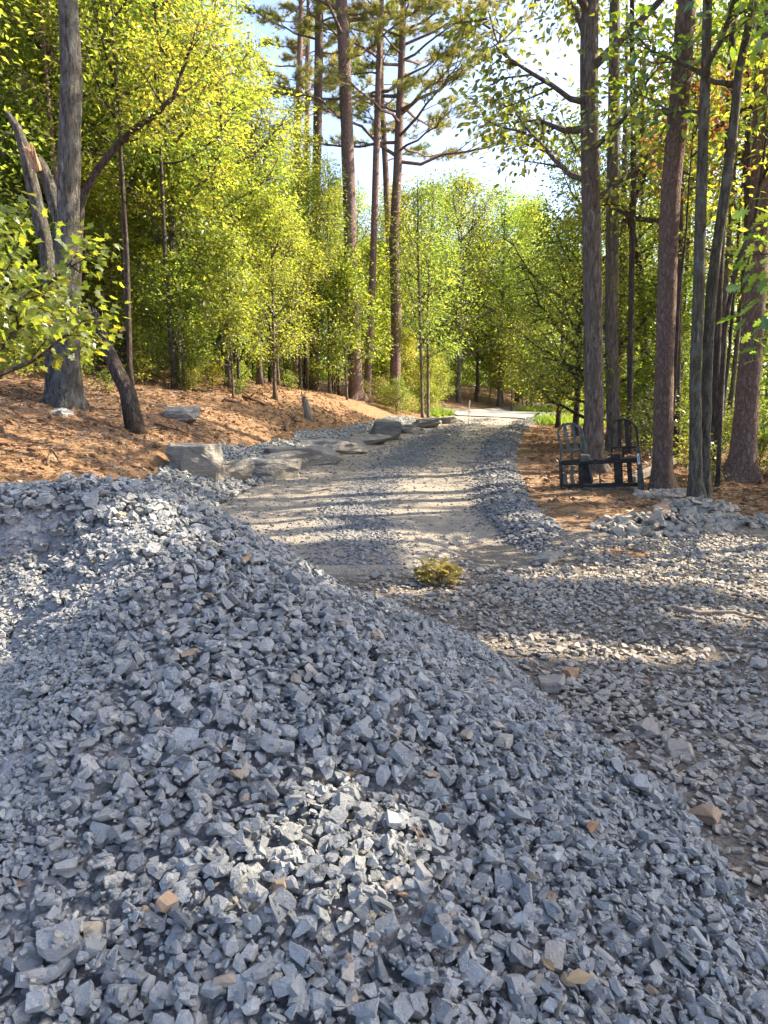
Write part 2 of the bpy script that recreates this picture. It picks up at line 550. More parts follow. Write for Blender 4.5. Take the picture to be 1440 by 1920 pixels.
def make_paved():
    P = np.array([(3.9, 35.4), (6.8, 32.6), (10.8, 28), (15.5, 21.5), (24, 15), (40, 8)], float)
    t = np.linspace(0, len(P) - 1, 80)
    cx, cy = np.interp(t, np.arange(len(P)), P[:, 0]), np.interp(t, np.arange(len(P)), P[:, 1])
    for _ in range(6):
        cx[1:-1] = (cx[:-2] + cx[1:-1] + cx[2:]) / 3; cy[1:-1] = (cy[:-2] + cy[1:-1] + cy[2:]) / 3
    dx, dy = np.gradient(cx), np.gradient(cy)
    ln = np.hypot(dx, dy); nx, ny = -dy / ln, dx / ln
    w = np.linspace(-2.6, 2.6, 9)
    X = cx[:, None] + nx[:, None] * w; Y = cy[:, None] + ny[:, None] * w
    Z = np.maximum(T(X, Y), T(cx, cy)[:, None]) + .05
    me = grid_mesh('paved_road', X, Y, Z)
    tag(mesh_obj('paved_road', me, MAT['asphalt']), 'pale sunlit paved road at the end of the drive', kind='structure')
    return cx, cy
PRX, PRY = make_paved()

# ------------------------------------------------------------------ stones
def chop_rock(seed, cuts=10, ax=(1, .78, .5), bev=.0, near=(.52, .82)):
    rr = random.Random(seed)
    bm = bmesh.new()
    bmesh.ops.create_cube(bm, size=2)
    for _ in range(cuts):
        n = Vector((rr.gauss(0, 1), rr.gauss(0, 1), rr.gauss(0, 1) * .8)).normalized()
        geom = list(bm.verts) + list(bm.edges) + list(bm.faces)
        bmesh.ops.bisect_plane(bm, geom=geom, plane_co=n * rr.uniform(*near) * 1.15, plane_no=n, clear_outer=True)
        ed = [e for e in bm.edges if e.is_boundary]
        if ed: bmesh.ops.holes_fill(bm, edges=ed)
    bmesh.ops.remove_doubles(bm, verts=bm.verts, dist=.04)
    bmesh.ops.recalc_face_normals(bm, faces=bm.faces)
    if bev:
        bmesh.ops.bevel(bm, geom=list(bm.edges), offset=bev, segments=1, affect='EDGES', clamp_overlap=True)
    s = Vector((ax[0] * rr.uniform(.85, 1.15), ax[1] * rr.uniform(.8, 1.15), ax[2] * rr.uniform(.65, 1.3)))
    for v in bm.verts: v.co = Vector((v.co.x * s.x, v.co.y * s.y, v.co.z * s.z))
    bmesh.ops.triangulate(bm, faces=[f for f in bm.faces if len(f.verts) > 12])
    bm.verts.index_update()
    V = np.array([v.co[:] for v in bm.verts])
    m = np.abs(V).max()
    V = V / m
    F = [[v.index for v in f.verts] for f in bm.faces]
    bm.free()
    return V, np.array([i for f in F for i in f]), np.array([len(f) for f in F])

ROCKS_HI = [chop_rock(100 + i, 8, (1, .56 + .3 * (i * .618 % 1), .26 + .24 * (i * .414 % 1)), bev=.03) for i in range(48)]
ROCKS_LO = [chop_rock(300 + i, 7, (1, .75, .4)) for i in range(36)]

def rot_from(nrm, yaw):
    """(N,3,3) frames whose z axis is nrm and whose x axis is turned by yaw"""
    nrm = nrm / np.linalg.norm(nrm, axis=1, keepdims=True)
    a = np.stack([np.cos(yaw), np.sin(yaw), np.zeros_like(yaw)], 1)
    x = a - nrm * (a * nrm).sum(1, keepdims=True)
    x /= np.linalg.norm(x, axis=1, keepdims=True)
    y = np.cross(nrm, x)
    return np.stack([x, y, nrm], -1)

def scatter_mesh(name, protos, pos, Rm, sc, tint):
    """one mesh holding a transformed copy of a proto at each pos"""
    pi = rng.integers(0, len(protos), len(pos))
    Vs, Ls, Ss, Ts = [], [], [], []
    vo = lo = 0
    for k, (V, L, N) in enumerate(protos):
        idx = np.nonzero(pi == k)[0]
        if not len(idx): continue
        s = sc[idx]
        W = V[None] * (s[:, None, None] if s.ndim == 1 else s[:, None, :])
        W = np.einsum('nij,nvj->nvi', Rm[idx], W) + pos[idx][:, None]
        n, nv = len(idx), len(V)
        Vs.append(W.reshape(-1, 3))
        Ls.append((L[None] + (np.arange(n) * nv)[:, None] + vo).ravel())
        st = np.concatenate([[0], np.cumsum(N)[:-1]])
        Ss.append((st[None] + (np.arange(n) * len(L))[:, None] + lo).ravel())
        Ts.append(np.repeat(tint[idx], len(N)))
        vo += n * nv; lo += n * len(L)
    return raw_mesh(name, np.concatenate(Vs), np.concatenate(Ls), np.concatenate(Ss), face_attrs={'tint': np.concatenate(Ts)})

# ---- the heap in the foreground
PC = (-1.22, 2.98)
def pile_h(x, y):
    """height of the stone heap (above z = 0)"""
    xr = np.maximum(x - PC[0], 0)                   # ridge runs on to the left, cone end on the right
    dy = y - (PC[1] + .10 * np.minimum(x - PC[0], 0))
    a = np.arctan2(-dy, xr)
    r = np.sqrt(xr ** 2 + dy ** 2) * np.interp(a, [-1.6, -.1, 0, .18, .28, .5, .95, 1.3, 1.58], [1.08, 1.04, 1.0, .945, .885, .82, .80, .90, .97])
    h = 1.165 - .585 * (np.sqrt(r ** 2 + .09) - .3) - .04 * ss(-(x - PC[0]), 1.2, 3)
    h = h - .065 * np.exp(-((r - 1.25) / .5) ** 2) * ss(-a, -.6, .1)
    # bucket bite on the left front: steep cut under the lip, gentle apron below it
    bite = ss(-x + .15 * fbm(x * 3, y * 3, 27, 3), .70, 1.45) * ss(-dy + .06 * fbm(x * 4, y * 4, 28, 3), .14, .34) * (1 - ss(-dy, .55, 1.7))
    h = h - .19 * bite + bite * (.05 * fbm(x * 4, y * 4, 23, 4) + .03 * fbm(x * 11, y * 11, 24, 3))
    h = h + .045 * fbm(x * 1.5, y * 1.5, 21, 3) + .02 * fbm(x * 5, y * 5, 22, 2)
    return np.where(h < .12, h - .9 * (.12 - h), h)

def fines_mask(x, y):
    dy = y - PC[1]
    m = ss(-x + .16 * fbm(x * 3, y * 3, 31, 3), .55, .95) * ss(-dy, .16, .36) * (1 - ss(-dy + .3 * fbm(x * 2, y * 2, 33, 3), 1.2, 1.75))
    return m

def make_pile():
    xs, ys = np.arange(-4.6, 2.6, .018), np.arange(.35, 6.2, .018)
    X, Y = np.meshgrid(xs, ys)
    H = pile_h(X, Y)
    fm = fines_mask(X, Y)
    base = np.maximum(H, T(X, Y) - .08)
    Z = base - .02 + fm * (.03 * np.abs(fbm(X * 7, Y * 7, 51, 4)) + .016 * fbm(X * 28, Y * 28, 52, 2) + .02)
    me = grid_mesh('gravel_heap', X, Y, Z)
    root = mesh_obj('crushed_gravel', me, MAT['stone_fines'])
    tag(root, 'big heap of blue-grey crushed stone in front, scooped on its left side', 'gravel', kind='stuff')
    # drop stones one after another on a height map so that they rest on each other
    cell = .01
    gx0, gy0, nx, ny = -4.0, .5, 660, 560
    GX, GY = np.meshgrid(gx0 + np.arange(nx) * cell, gy0 + np.arange(ny) * cell)
    hb = np.maximum(pile_h(GX, GY), T(GX, GY) - .05) - .012
    hm = hb.copy()
    fmg = fines_mask(GX, GY)
    lim = np.stack(np.gradient(hb, cell), 0)
    P, Nn, S, TT = [], [], [], []
    def drop(n, rlo, rhi, keep_fines, maxup, region=None):
        x = rng.uniform(-3.6, 2.35, n); y = rng.uniform(.75, 5.6, n)
        ok = np.abs(x) < .60 * y + 1.1
        x, y = x[ok], y[ok]
        r = rlo + (rhi - rlo) * rng.random(len(x)) ** 1.6
        for i in range(len(x)):
            ix, iy = int((x[i] - gx0) / cell), int((y[i] - gy0) / cell)
            if hb[iy, ix] < -.03: continue
            if rng.random() < fmg[iy, ix] * (1 - keep_fines): continue
            k = max(1, int(r[i] * .8 / cell))
            if ix < k or iy < k or ix >= nx - k or iy >= ny - k: continue
            w = hm[iy - k:iy + k + 1, ix - k:ix + k + 1]
            z0 = .55 * w.mean() + .45 * w.max()
            if z0 - hb[iy, ix] > maxup: continue
            gy_ = (w[-1].mean() - w[0].mean()) / (2 * k * cell); gx_ = (w[:, -1].mean() - w[:, 0].mean()) / (2 * k * cell)
            nrm = np.array([-gx_ * .8 + rng.normal(0, .34), -gy_ * .8 + rng.normal(0, .34), 1.0])
            zc = z0 + r[i] * .30
            P.append((x[i], y[i], zc)); Nn.append(nrm); S.append(r[i])
            q = np.arange(-k, k + 1) * cell
            d2 = (q[None] ** 2 + q[:, None] ** 2) / (r[i] * .85) ** 2
            top = np.where(d2 < 1, zc + r[i] * .42 * np.sqrt(np.clip(1 - d2 * .7, 0, 1)), -9)
            np.maximum(w, top, out=w)
    drop(24000, .009, .020, .75, .03)
    drop(500, .030, .046, .30, .05)
    drop(23000, .017, .033, .22, .045)
    drop(26000, .013, .029, .15, .045)
    drop(400, .028, .040, .25, .06)
    drop(12000, .007, .014, .9, .06)
    P, Nn, S = np.array(P), np.array(Nn), np.array(S)
    n = len(P)
    tint = np.clip(.46 + .27 * rng.normal(size=n), 0, .94)
    tint[rng.random(n) < .03] = .965
    tint[rng.random(n) < .008] = 1.0
    Rm = rot_from(Nn, rng.uniform(0, 6.28, n))
    me2 = scatter_mesh('stones', ROCKS_HI, P, Rm, S, tint)
    mesh_obj('stones', me2, MAT['crushed_stone'], root)
    root.children[0]['kind'] = 'stuff'
    # grit in the scooped face
    m = 170000
    x, y = rng.uniform(-3.4, 1.2, m), rng.uniform(.9, 4.2, m)
    k = rng.random(m) < np.maximum(fines_mask(x, y), .22)
    x, y = x[k], y[k]
    ix, iy = ((x - gx0) / cell).astype(int), ((y - gy0) / cell).astype(int)
    z = np.maximum(hm[iy, ix] - .012 * rng.random(len(x)) * (1 - fmg[iy, ix]), hb[iy, ix] + .03) + .001
    s = .004 + .011 * rng.random(len(x)) ** 2
    me3 = scatter_mesh('grit', ROCKS_LO, np.stack([x, y, z], 1), rot_from(rng.normal(size=(len(x), 3)) * .5 + [0, 0, 1], rng.uniform(0, 6.28, len(x))), s,
                       np.clip(.5 + .25 * rng.normal(size=len(x)), 0, .95))
    o = mesh_obj('grit', me3, MAT['crushed_stone'], root); o['kind'] = 'stuff'
    return hm, hb, gx0, gy0, cell
HM, HB, GX0, GY0, CELL = make_pile()

def heap_top(x, y):
    return float(HM[int((y - GY0) / CELL), int((x - GX0) / CELL)])

def on_heap(u, v):
    """where the sight line of a photo pixel meets the heap: used to measure where single stones lie"""
    for Y in np.arange(1.0, 5.8, .01):
        p = at(u, v, Y)
        if GX0 < p.x < GX0 + 6.5 and p.z <= max(heap_top(p.x, Y), Tz(p.x, Y)):
            return p
    return p

# ---- loose gravel on the yard, the drive and behind the wall rocks
def scatter_ground(name, label, x, y, z, s, tint, mat, tilt=.22, sink=.15, protos=None):
    n = len(x)
    pos = np.stack([x, y, z + s * (.3 - sink)], 1)
    nr = np.stack([rng.normal(0, tilt, n), rng.normal(0, tilt, n), np.ones(n)], 1)
    me = scatter_mesh(name, protos or ROCKS_LO, pos, rot_from(nr, rng.uniform(0, 6.28, n)), s, tint)
    return tag(mesh_obj(name, me, MAT[mat]), label, 'gravel', kind='stuff')

def make_yard():
    # stones of the yard right of the heap
    n = 150000
    y = 1.2 + 8.0 * rng.random(n) ** .8
    x = rng.uniform(-.4, 8.2, n)
    k = (x < .62 * y + 2.4)
    edge = 6.95 + .06 * x + .3 * fbm(x * 1.2, y * 1.2, 61, 3)
    dens = (1 - ss(y, edge - .3, edge + .5))
    latr = x - road_c(y)
    on_drive = ss(-latr, -2.1, -1.5) * ss(y, 5.4, 6.6)
    dens = dens * (1 - .93 * on_drive)
    tanlane = ss(.75 - x + .25 * fbm(x, y, 62, 3), 0, .5) * ss(y, 3.6, 4.6)
    dens = dens * (1 - .7 * tanlane)
    dens = dens * .8 * (.45 + .55 * ss(fbm(x * .9, y * .9, 63, 3), -.35, .25))
    strip = ss(pile_h(x, y), -.17, -.10) * (1 - ss(pile_h(x, y), -.02, .02)) * (y < 4.2) * (y > 2.2)      # bare dirt strip at the foot of the heap
    dens = dens * (1 - .8 * strip) * (1 - .9 * np.exp(-((x - 2.25) / .35) ** 2 - ((y - 6.75) / .2) ** 2)) * (1 - .85 * np.exp(-((x - 1.75) / .5) ** 2 - ((y - 7.6) / .6) ** 2))
    hp = pile_h(x, y)
    k &= (rng.random(n) < dens) & (hp < .03)
    x, y = x[k], y[k]
    s = .009 + .018 * rng.random(len(x)) ** 2.2
    big = rng.random(len(x)) < .02
    s[big] *= 1.6
    t = np.clip(.5 + .24 * rng.normal(size=len(x)), 0, 1)
    up = np.maximum(0, .03 * fbm(x * 1.7, y * 1.7, 65, 3)) + .018 * rng.random(len(x))
    scatter_ground('yard_gravel', 'loose grey-tan crushed stone spread over the yard', x, y, np.maximum(T(x, y), -.02) + up, s, t, 'yard_stone', .3)
    # chips on the drive
    n = 70000
    y = 6.2 + 24 * rng.random(n) ** 1.5
    lat = rng.uniform(-2.15, 2.25, n)
    g = np.exp(-((lat + .2 + .2 * fbm(y * .7, lat, 71, 2)) / .42) ** 2) * .95 + ss(lat + .2 * fbm(y * .8, lat, 72, 2), 1.15, 1.5) * 1.1 + .5 * ss(-lat, 1.8, 2.05) + .10
    g = g * (.35 + .65 * ss(fbm(lat * 2, y * .8, 73, 3), -.35, .3))
    g = g * (1 - .6 * ss(y, 16, 26))
    k = rng.random(n) < np.clip(g, 0, 1)
    lat, y = lat[k], y[k]
    s = (.010 + .016 * rng.random(len(y)) ** 1.5) * (1 + .5 * ss(y, 10, 20))
    s *= 1 + .45 * ss(lat, 1.2, 1.6)
    t = np.clip(.4 + .25 * rng.normal(size=len(y)), 0, 1)
    up = .03 * ss(lat, 1.2, 1.6) * rng.random(len(y))
    scatter_ground('drive_gravel', 'dark grey gravel strips along the middle and edge of the drive', road_c(y) + lat, y, drive_z(lat, y) + up, s, t, 'road_chips', .35)
    # fill behind the wall rocks
    n = 30000
    y = 6.6 + 21 * rng.random(n) ** 1.2
    dl = rng.uniform(-.1, 1.6, n)
    wid = .95 + .3 * fbm(y * .7, y * 0, 75, 3)
    k = dl < wid * (1 - .35 * ss(y, 10, 24))
    dl, y = dl[k], y[k]
    x = road_c(y) - 2.05 - dl
    s = .018 + .03 * rng.random(len(y)) ** 1.6
    t = np.clip(.35 + .25 * rng.normal(size=len(y)), 0, 1)
    scatter_ground('wall_backfill_gravel', 'blue-grey stone fill between the wall rocks and the dirt bank', x, y, T(x, y) + .02 + .05 * rng.random(len(y)), s, t, 'crushed_stone', .4)
    # rubble tipped round the foot of the twin trunks
    n = 1300
    a, r = rng.uniform(0, 6.28, n), np.sqrt(rng.random(n))
    c = rng.integers(0, 4, n)
    cx = np.array([3.0, 3.95, 4.2, 3.95])[c]; cyy = np.array([7.85, 9.2, 8.2, 10.2])[c]
    rx = np.array([.75, .5, .9, .45])[c]; ry = np.array([.42, .35, .3, .25])[c]
    x, y = cx + rx * r * np.cos(a), cyy + ry * r * np.sin(a)
    hh = np.array([.16, .13, .08, .06])[c] * (1 - r)
    s = .025 + .05 * rng.random(n) ** 1.7
    t = np.clip(.55 + .25 * rng.normal(size=n), 0, .96)
    scatter_ground('tipped_rubble', 'low mounds of pale grey rubble at the foot of the twin trunks', x, y, T(x, y) + hh * rng.random(n) ** .5, s, t, 'yard_stone', .5)
    # scattered stones over the clay on both sides
    n = 2600
    y = 6.5 + 9 * rng.random(n); sd = rng.random(n) < .5
    x = np.where(sd, road_c(y) + 2.0 + 3.5 * rng.random(n) ** 1.5, road_c(y) - 2.9 - 3.2 * rng.random(n) ** 1.2)
    s = .008 + .022 * rng.random(n) ** 2.5
    scatter_ground('loose_pebbles', 'sparse small pebbles lying on the red clay', x, y, T(x, y), s, np.clip(.6 + .3 * rng.normal(size=n), 0, 1), 'yard_stone')
make_yard()

# ------------------------------------------------------------------ single tan and rusty stones on the heap
def lone_stone(u, v, r, tint, label, seed, cat='stone', flat=.55, mat='tan_stone'):
    p = on_heap(u, v)
    r *= .82
    V, L, N = chop_rock(seed, 12, (1, .75, flat), .04)
    S = np.array([[r, r, r]])
    me = raw_mesh('stone', V * r, L, np.concatenate([[0], np.cumsum(N)[:-1]]), face_attrs={'tint': np.full(len(N), tint)})
    o = mesh_obj('tan_stone', me, MAT[mat])
    o.location = (p.x, p.y, p.z + r * .12)
    rr = random.Random(seed)
    o.rotation_euler = (.45 + rr.uniform(-.3, .3), rr.uniform(-.35, .35), rr.uniform(0, 6.28))
    tag(o, label, cat, 'odd coloured stones on the gravel heap')
for a in [
    (873, 1380, .030, .45, 'upright pale tan stone halfway up the right slope of the heap'),
    (425, 1410, .028, .15, 'brown cube-shaped stone on the heap below the scooped face'),
    (443, 1452, .020, .1, 'small round brown stone on the heap beside a flat grey one'),
    (655, 1452, .022, .9, 'small rust-streaked stone above the sunlit patch of the heap'),
    (758, 1678, .030, .85, 'orange-pink stone just below the sunlit patch of the heap'),
    (520, 1665, .025, .1, 'dark brown stone at the lower edge of the sunlit patch'),
    (312, 1697, .032, .75, 'long orange-brown stone left of the sunlit patch'),
    (845, 1724, .028, .3, 'slanted tan-brown stone below and right of the orange-pink one'),
    (692, 1777, .022, .15, 'narrow brown stone near the bottom middle of the heap'),
    (1008, 1842, .028, .5, 'wedge-shaped cream stone near the bottom right of the heap'),
    (425, 1842, .032, .4, 'flat olive-cream stone near the bottom left of the heap'),
    (658, 1875, .026, .4, 'pale upright tan stone close to the bottom edge of the heap'),
    (1111, 1552, .028, .95, 'bright orange stone on the right slope of the heap'),
    (108, 1218, .030, .8, 'orange stone lying in the grey fines of the scooped face'),
    (990, 1648, .030, .2, 'brown-capped stone right of the sunlit patch'),
    (645, 1172, .026, .6, 'tan stone near the upper edge of the right slope'),
    (175, 1742, .032, .5, 'cream stone beside a small brown one at the lower left'),
    (460, 1050, .030, .9, 'reddish stone high on the heap below its crest'),
    (395, 1118, .026, .3, 'yellow-brown stone high on the heap beside the scooped face'),
]:
    lone_stone(*a, seed=int(a[0] * 3 + a[1]))

# ------------------------------------------------------------------ foliage building blocks
def leaf_shape(kind):
    if kind == 'plain':
        V = [(0, 0, 0), (.26, .5, .07), (0, 1, -.04), (-.26, .5, .07)]
        F = [[0, 1, 2], [0, 2, 3]]
    elif kind == 'oval':
        V = [(0, 0, 0), (.2, .25, .05), (.27, .55, .06), (0, 1, -.08), (-.27, .55, .06), (-.2, .25, .05), (0, .5, -.01)]
        F = [[0, 1, 6], [1, 2, 6], [2, 3, 6], [3, 4, 6], [4, 5, 6], [5, 0, 6]]
    elif kind == 'maple':
        o = [(0, -.02), (.16, .10), (.42, .02), (.34, .22), (.58, .44), (.34, .46), (.30, .62), (.16, .60), (0, 1),
             (-.16, .60), (-.30, .62), (-.34, .46), (-.58, .44), (-.34, .22), (-.42, .02), (-.16, .10)]
        V = [(a, b, .12 * abs(a) - .10 * b * b) for a, b in o] + [(0, .35, -.02)]
        n = len(o)
        F = [[i, (i + 1) % n, n] for i in range(n)]
    elif kind == 'oak':
        o = [(0, 0), (.07, .14), (.20, .18), (.10, .30), (.32, .42), (.14, .52), (.34, .70), (.15, .74), (.13, .92), (0, 1),
             (-.13, .92), (-.15, .74), (-.34, .70), (-.14, .52), (-.32, .42), (-.10, .30), (-.20, .18), (-.07, .14)]
        V = [(a, b, .15 * abs(a) - .12 * b * b) for a, b in o] + [(0, .5, -.03)]
        n = len(o)
        F = [[i, (i + 1) % n, n] for i in range(n)]
    elif kind == 'needles':
        r = random.Random(5)
        V, F = [], []
        for k in range(20):
            a = r.uniform(0, 6.28); e = r.uniform(.15, 1.25)
            d = Vector((math.cos(a) * math.sin(e), math.cos(e) * .9 + .1, math.sin(a) * math.sin(e)))
            sd = d.cross(Vector((r.gauss(0, 1), r.gauss(0, 1), r.gauss(0, 1)))).normalized() * .035
            b = Vector((0, r.uniform(-.2, .25), 0))
            i = len(V)
            V += [tuple(b - sd), tuple(b + sd), tuple(b + d * r.uniform(.7, 1.0))]
            F.append([i, i + 1, i + 2])
    return np.array(V, float), np.array([i for f in F for i in f]), np.array([len(f) for f in F])

LEAF = {k: leaf_shape(k) for k in ('plain', 'oval', 'maple', 'oak', 'needles')}

def leaves_mesh(name, pos, axis, nrm, size, tint, kind):
    """leaves: axis = growth direction, nrm = approximate upper-side normal"""
    V, L, N = LEAF[kind]
    axis = axis / np.linalg.norm(axis, axis=1, keepdims=True)
    nrm = nrm - axis * (nrm * axis).sum(1, keepdims=True)
    nrm /= np.linalg.norm(nrm, axis=1, keepdims=True) + 1e-9
    xx = np.cross(axis, nrm)
    Rm = np.stack([xx, axis, nrm], -1)
    n, nv = len(pos), len(V)
    W = V[None] * size[:, None, None]
    W = np.einsum('nij,nvj->nvi', Rm, W) + pos[:, None]
    st = np.concatenate([[0], np.cumsum(N)[:-1]])
    loops = (L[None] + (np.arange(n) * nv)[:, None]).ravel()
    starts = (st[None] + (np.arange(n) * len(L))[:, None]).ravel()
    return raw_mesh(name, W.reshape(-1, 3), loops, starts, face_attrs={'tint': np.repeat(tint, len(N))})

def spread_leaves(cent, outward, per, spread, size, r, droop=.25, tint_c=None, kind='plain', flat=.6):
    """per leaves round each cluster centre"""
    n = len(cent) * per
    c = np.repeat(cent, per, 0)
    o = np.repeat(outward, per, 0)
    off = r.normal(size=(n, 3)) * spread * [1, 1, flat]
    pos = c + off
    ax = o * .5 + off / spread * .45 + r.normal(size=(n, 3)) * .35
    ax[:, 2] -= droop
    nr = np.tile([0, 0, 1.0], (n, 1)) + r.normal(size=(n, 3)) * .5
    sz = size * (.65 + .6 * r.random(n))
    tc = np.repeat(tint_c if tint_c is not None else r.random(len(cent)), per)
    t = np.clip(.70 * tc + .26 * r.random(n) + .05 * r.normal(size=n), 0, 1)
    return pos, ax, nr, sz, t

def limbs(spec, seed):
    """limb and twig skeleton of a broadleaf crown; returns (tube list, cluster centres, outward directions)"""
    r = np.random.default_rng(seed)
    H, h0, Rc = spec['H'], spec['h0'], spec['R']
    tubes, cent, outw = [], [], []
    top = spec.get('lean', np.array([0, 0]))
    for i in range(spec['limbs']):
        t = (i + r.random() * .8) / spec['limbs']
        z0 = h0 + (H * .96 - h0) * t ** spec.get('bias', 1.0)
        prof = (math.sin(math.pi * min(1, .18 + .80 * t ** .8)) ** .7) * (1 - .25 * t)
        L = Rc * prof * r.uniform(.65, 1.15)
        az = i * 2.39996 + r.normal() * .35
        el = R(r.uniform(5, 32) + 28 * t)
        p = np.array([top[0] * z0 / H, top[1] * z0 / H, z0])
        pts = [p.copy()]
        nseg = 6
        for k in range(nseg):
            a2 = az + r.normal() * .16
            e2 = el + .10 * k * (1 if spec.get('up', True) else -1) + r.normal() * .12
            p = p + L / nseg * np.array([math.cos(a2) * math.cos(e2), math.sin(a2) * math.cos(e2), math.sin(e2)])
            pts.append(p.copy())
        r0 = max(.012, .022 * L)
        tubes.append((pts, [r0 * (1 - .85 * k / nseg) for k in range(nseg + 1)], 5))
        nsub = max(3, int(spec['sub'] * (.5 + .5 * prof)))
        for j in range(nsub):
            f = .25 + .75 * (j + r.random()) / nsub
            q = f * nseg; k = min(int(q), nseg - 1)
            b = pts[k] + (pts[k + 1] - pts[k]) * (q - k)
            a3 = az + r.choice([-1, 1]) * r.uniform(.3, 1.2)
            e3 = r.uniform(-.25, .55)
            l3 = L * r.uniform(.18, .42) * (1.15 - .5 * f)
            d = np.array([math.cos(a3) * math.cos(e3), math.sin(a3) * math.cos(e3), math.sin(e3)])
            m = b + d * l3 * .55 + r.normal(size=3) * .05
            e = b + d * l3 + np.array([0, 0, -.06 * l3])
            tubes.append(([b, m, e], [r0 * .38, r0 * .25, r0 * .1], 3))
            for fr in spec.get('along', (.45, .75, 1.0)):
                cc = b + d * l3 * fr
                cent.append(cc + r.normal(size=3) * .05)
                outw.append(d)
        cent.append(pts[-1]); outw.append(pts[-1] - pts[-2])
    return tubes, np.array(cent), np.array(outw) / np.linalg.norm(outw, axis=1, keepdims=True)

PROTO = {}

def trunk_tube(mb, H, r0, seed, lean=(0, 0), wob=.12, n=9, flare=1.5, rtop=.12, segs=12, crook=.0):
    rr = random.Random(seed)
    pts, rad = [], []
    ox = oy = 0
    for k in range(segs + 1):
        f = (k / segs) ** 1.25
        z = H * f
        if k > 1:
            ox += rr.gauss(0, crook) * H / segs; oy += rr.gauss(0, crook) * H / segs
        pts.append((lean[0] * f + ox, lean[1] * f + oy, z - (.15 if k == 0 else 0)))
        fl = 1 + (flare - 1) * math.exp(-z / .25)
        rad.append(r0 * fl * (1 - (1 - rtop) * f ** .9))
    mb.tube(pts, rad, n, wob=wob, seed=seed)
    return pts

def broadleaf(key, seed, H, h0, Rc, nl, sub, per, leaf, spread, r0, kind='plain', bias=1.0, crook=.012):
    r = np.random.default_rng(seed)
    tubes, cent, outw = limbs(dict(H=H, h0=h0, R=Rc, limbs=nl, sub=sub, bias=bias), seed)
    tm = MB(); trunk_tube(tm, H, r0, seed, crook=crook)
    lm = MB()
    for p, rad, n in tubes: lm.tube(p, rad, n, cap=False)
    fol = leaves_mesh('foliage', *spread_leaves(cent, outw, per, spread, leaf, r, kind=kind), kind)
    PROTO[key] = (tm.mesh('trunk', True), lm.mesh('limbs', True), fol)

def place_tree(key, name, x, y, sc, rot, label, cat, group, leafm, barkm, zs=1.0, z=None):
    """a tree of its own from shared meshes: trunk, crown (limbs and foliage)"""
    t = empty(name, (x, y, (Tz(x, y) if z is None else z) - .03), label, cat, group)
    t.rotation_euler = (0, 0, rot)
    t.scale = (sc, sc, sc * zs)
    tr, li, fo = PROTO[key]
    for nm, me, m in (('trunk', tr, barkm), ('crown', fo, leafm)):
        o = bpy.data.objects.new(nm, me); COL.objects.link(o)
        if not me.materials: me.materials.append(MAT[m])
        o.parent = t
        o.material_slots[0].link = 'OBJECT'
        o.material_slots[0].material = MAT[m]
        if nm == 'crown' and li is not None:
            b = bpy.data.objects.new('branches', li); COL.objects.link(b)
            if not li.materials: li.materials.append(MAT[barkm])
            b.parent = o
            b.material_slots[0].link = 'OBJECT'
            b.material_slots[0].material = MAT[barkm]
    return t

broadleaf('tall_a', 11, 15, 3.4, 3.4, 30, 8, 17, .14, .30, .13)
broadleaf('tall_b', 12, 17, 4.4, 3.8, 30, 8, 17, .14, .32, .16)
broadleaf('tall_c', 13, 13, 2.5, 3.0, 28, 8, 17, .13, .28, .11, crook=.03)
broadleaf('round_a', 14, 11, 1.5, 3.6, 30, 9, 16, .14, .32, .12)
broadleaf('young_a', 15, 6.0, 1.1, 1.7, 22, 7, 16, .115, .20, .045, 'oval', crook=.03)
broadleaf('young_b', 16, 4.6, .8, 1.5, 18, 7, 16, .11, .20, .035, 'oval', crook=.04)
broadleaf('droop', 20, 9.5, .9, 3.5, 30, 8, 15, .14, .32, .12, 'oval', bias=1.25)
broadleaf('pole', 19, 12.5, 5.5, 1.9, 20, 6, 13, .135, .28, .075, crook=.02)
broadleaf('bush', 17, 1.6, .10, .85, 13, 5, 8, .085, .15, .012, 'oval', crook=.05)
broadleaf('sprout', 18, .55, .08, .3, 8, 4, 5, .06, .06, .007, 'oval', crook=.05)

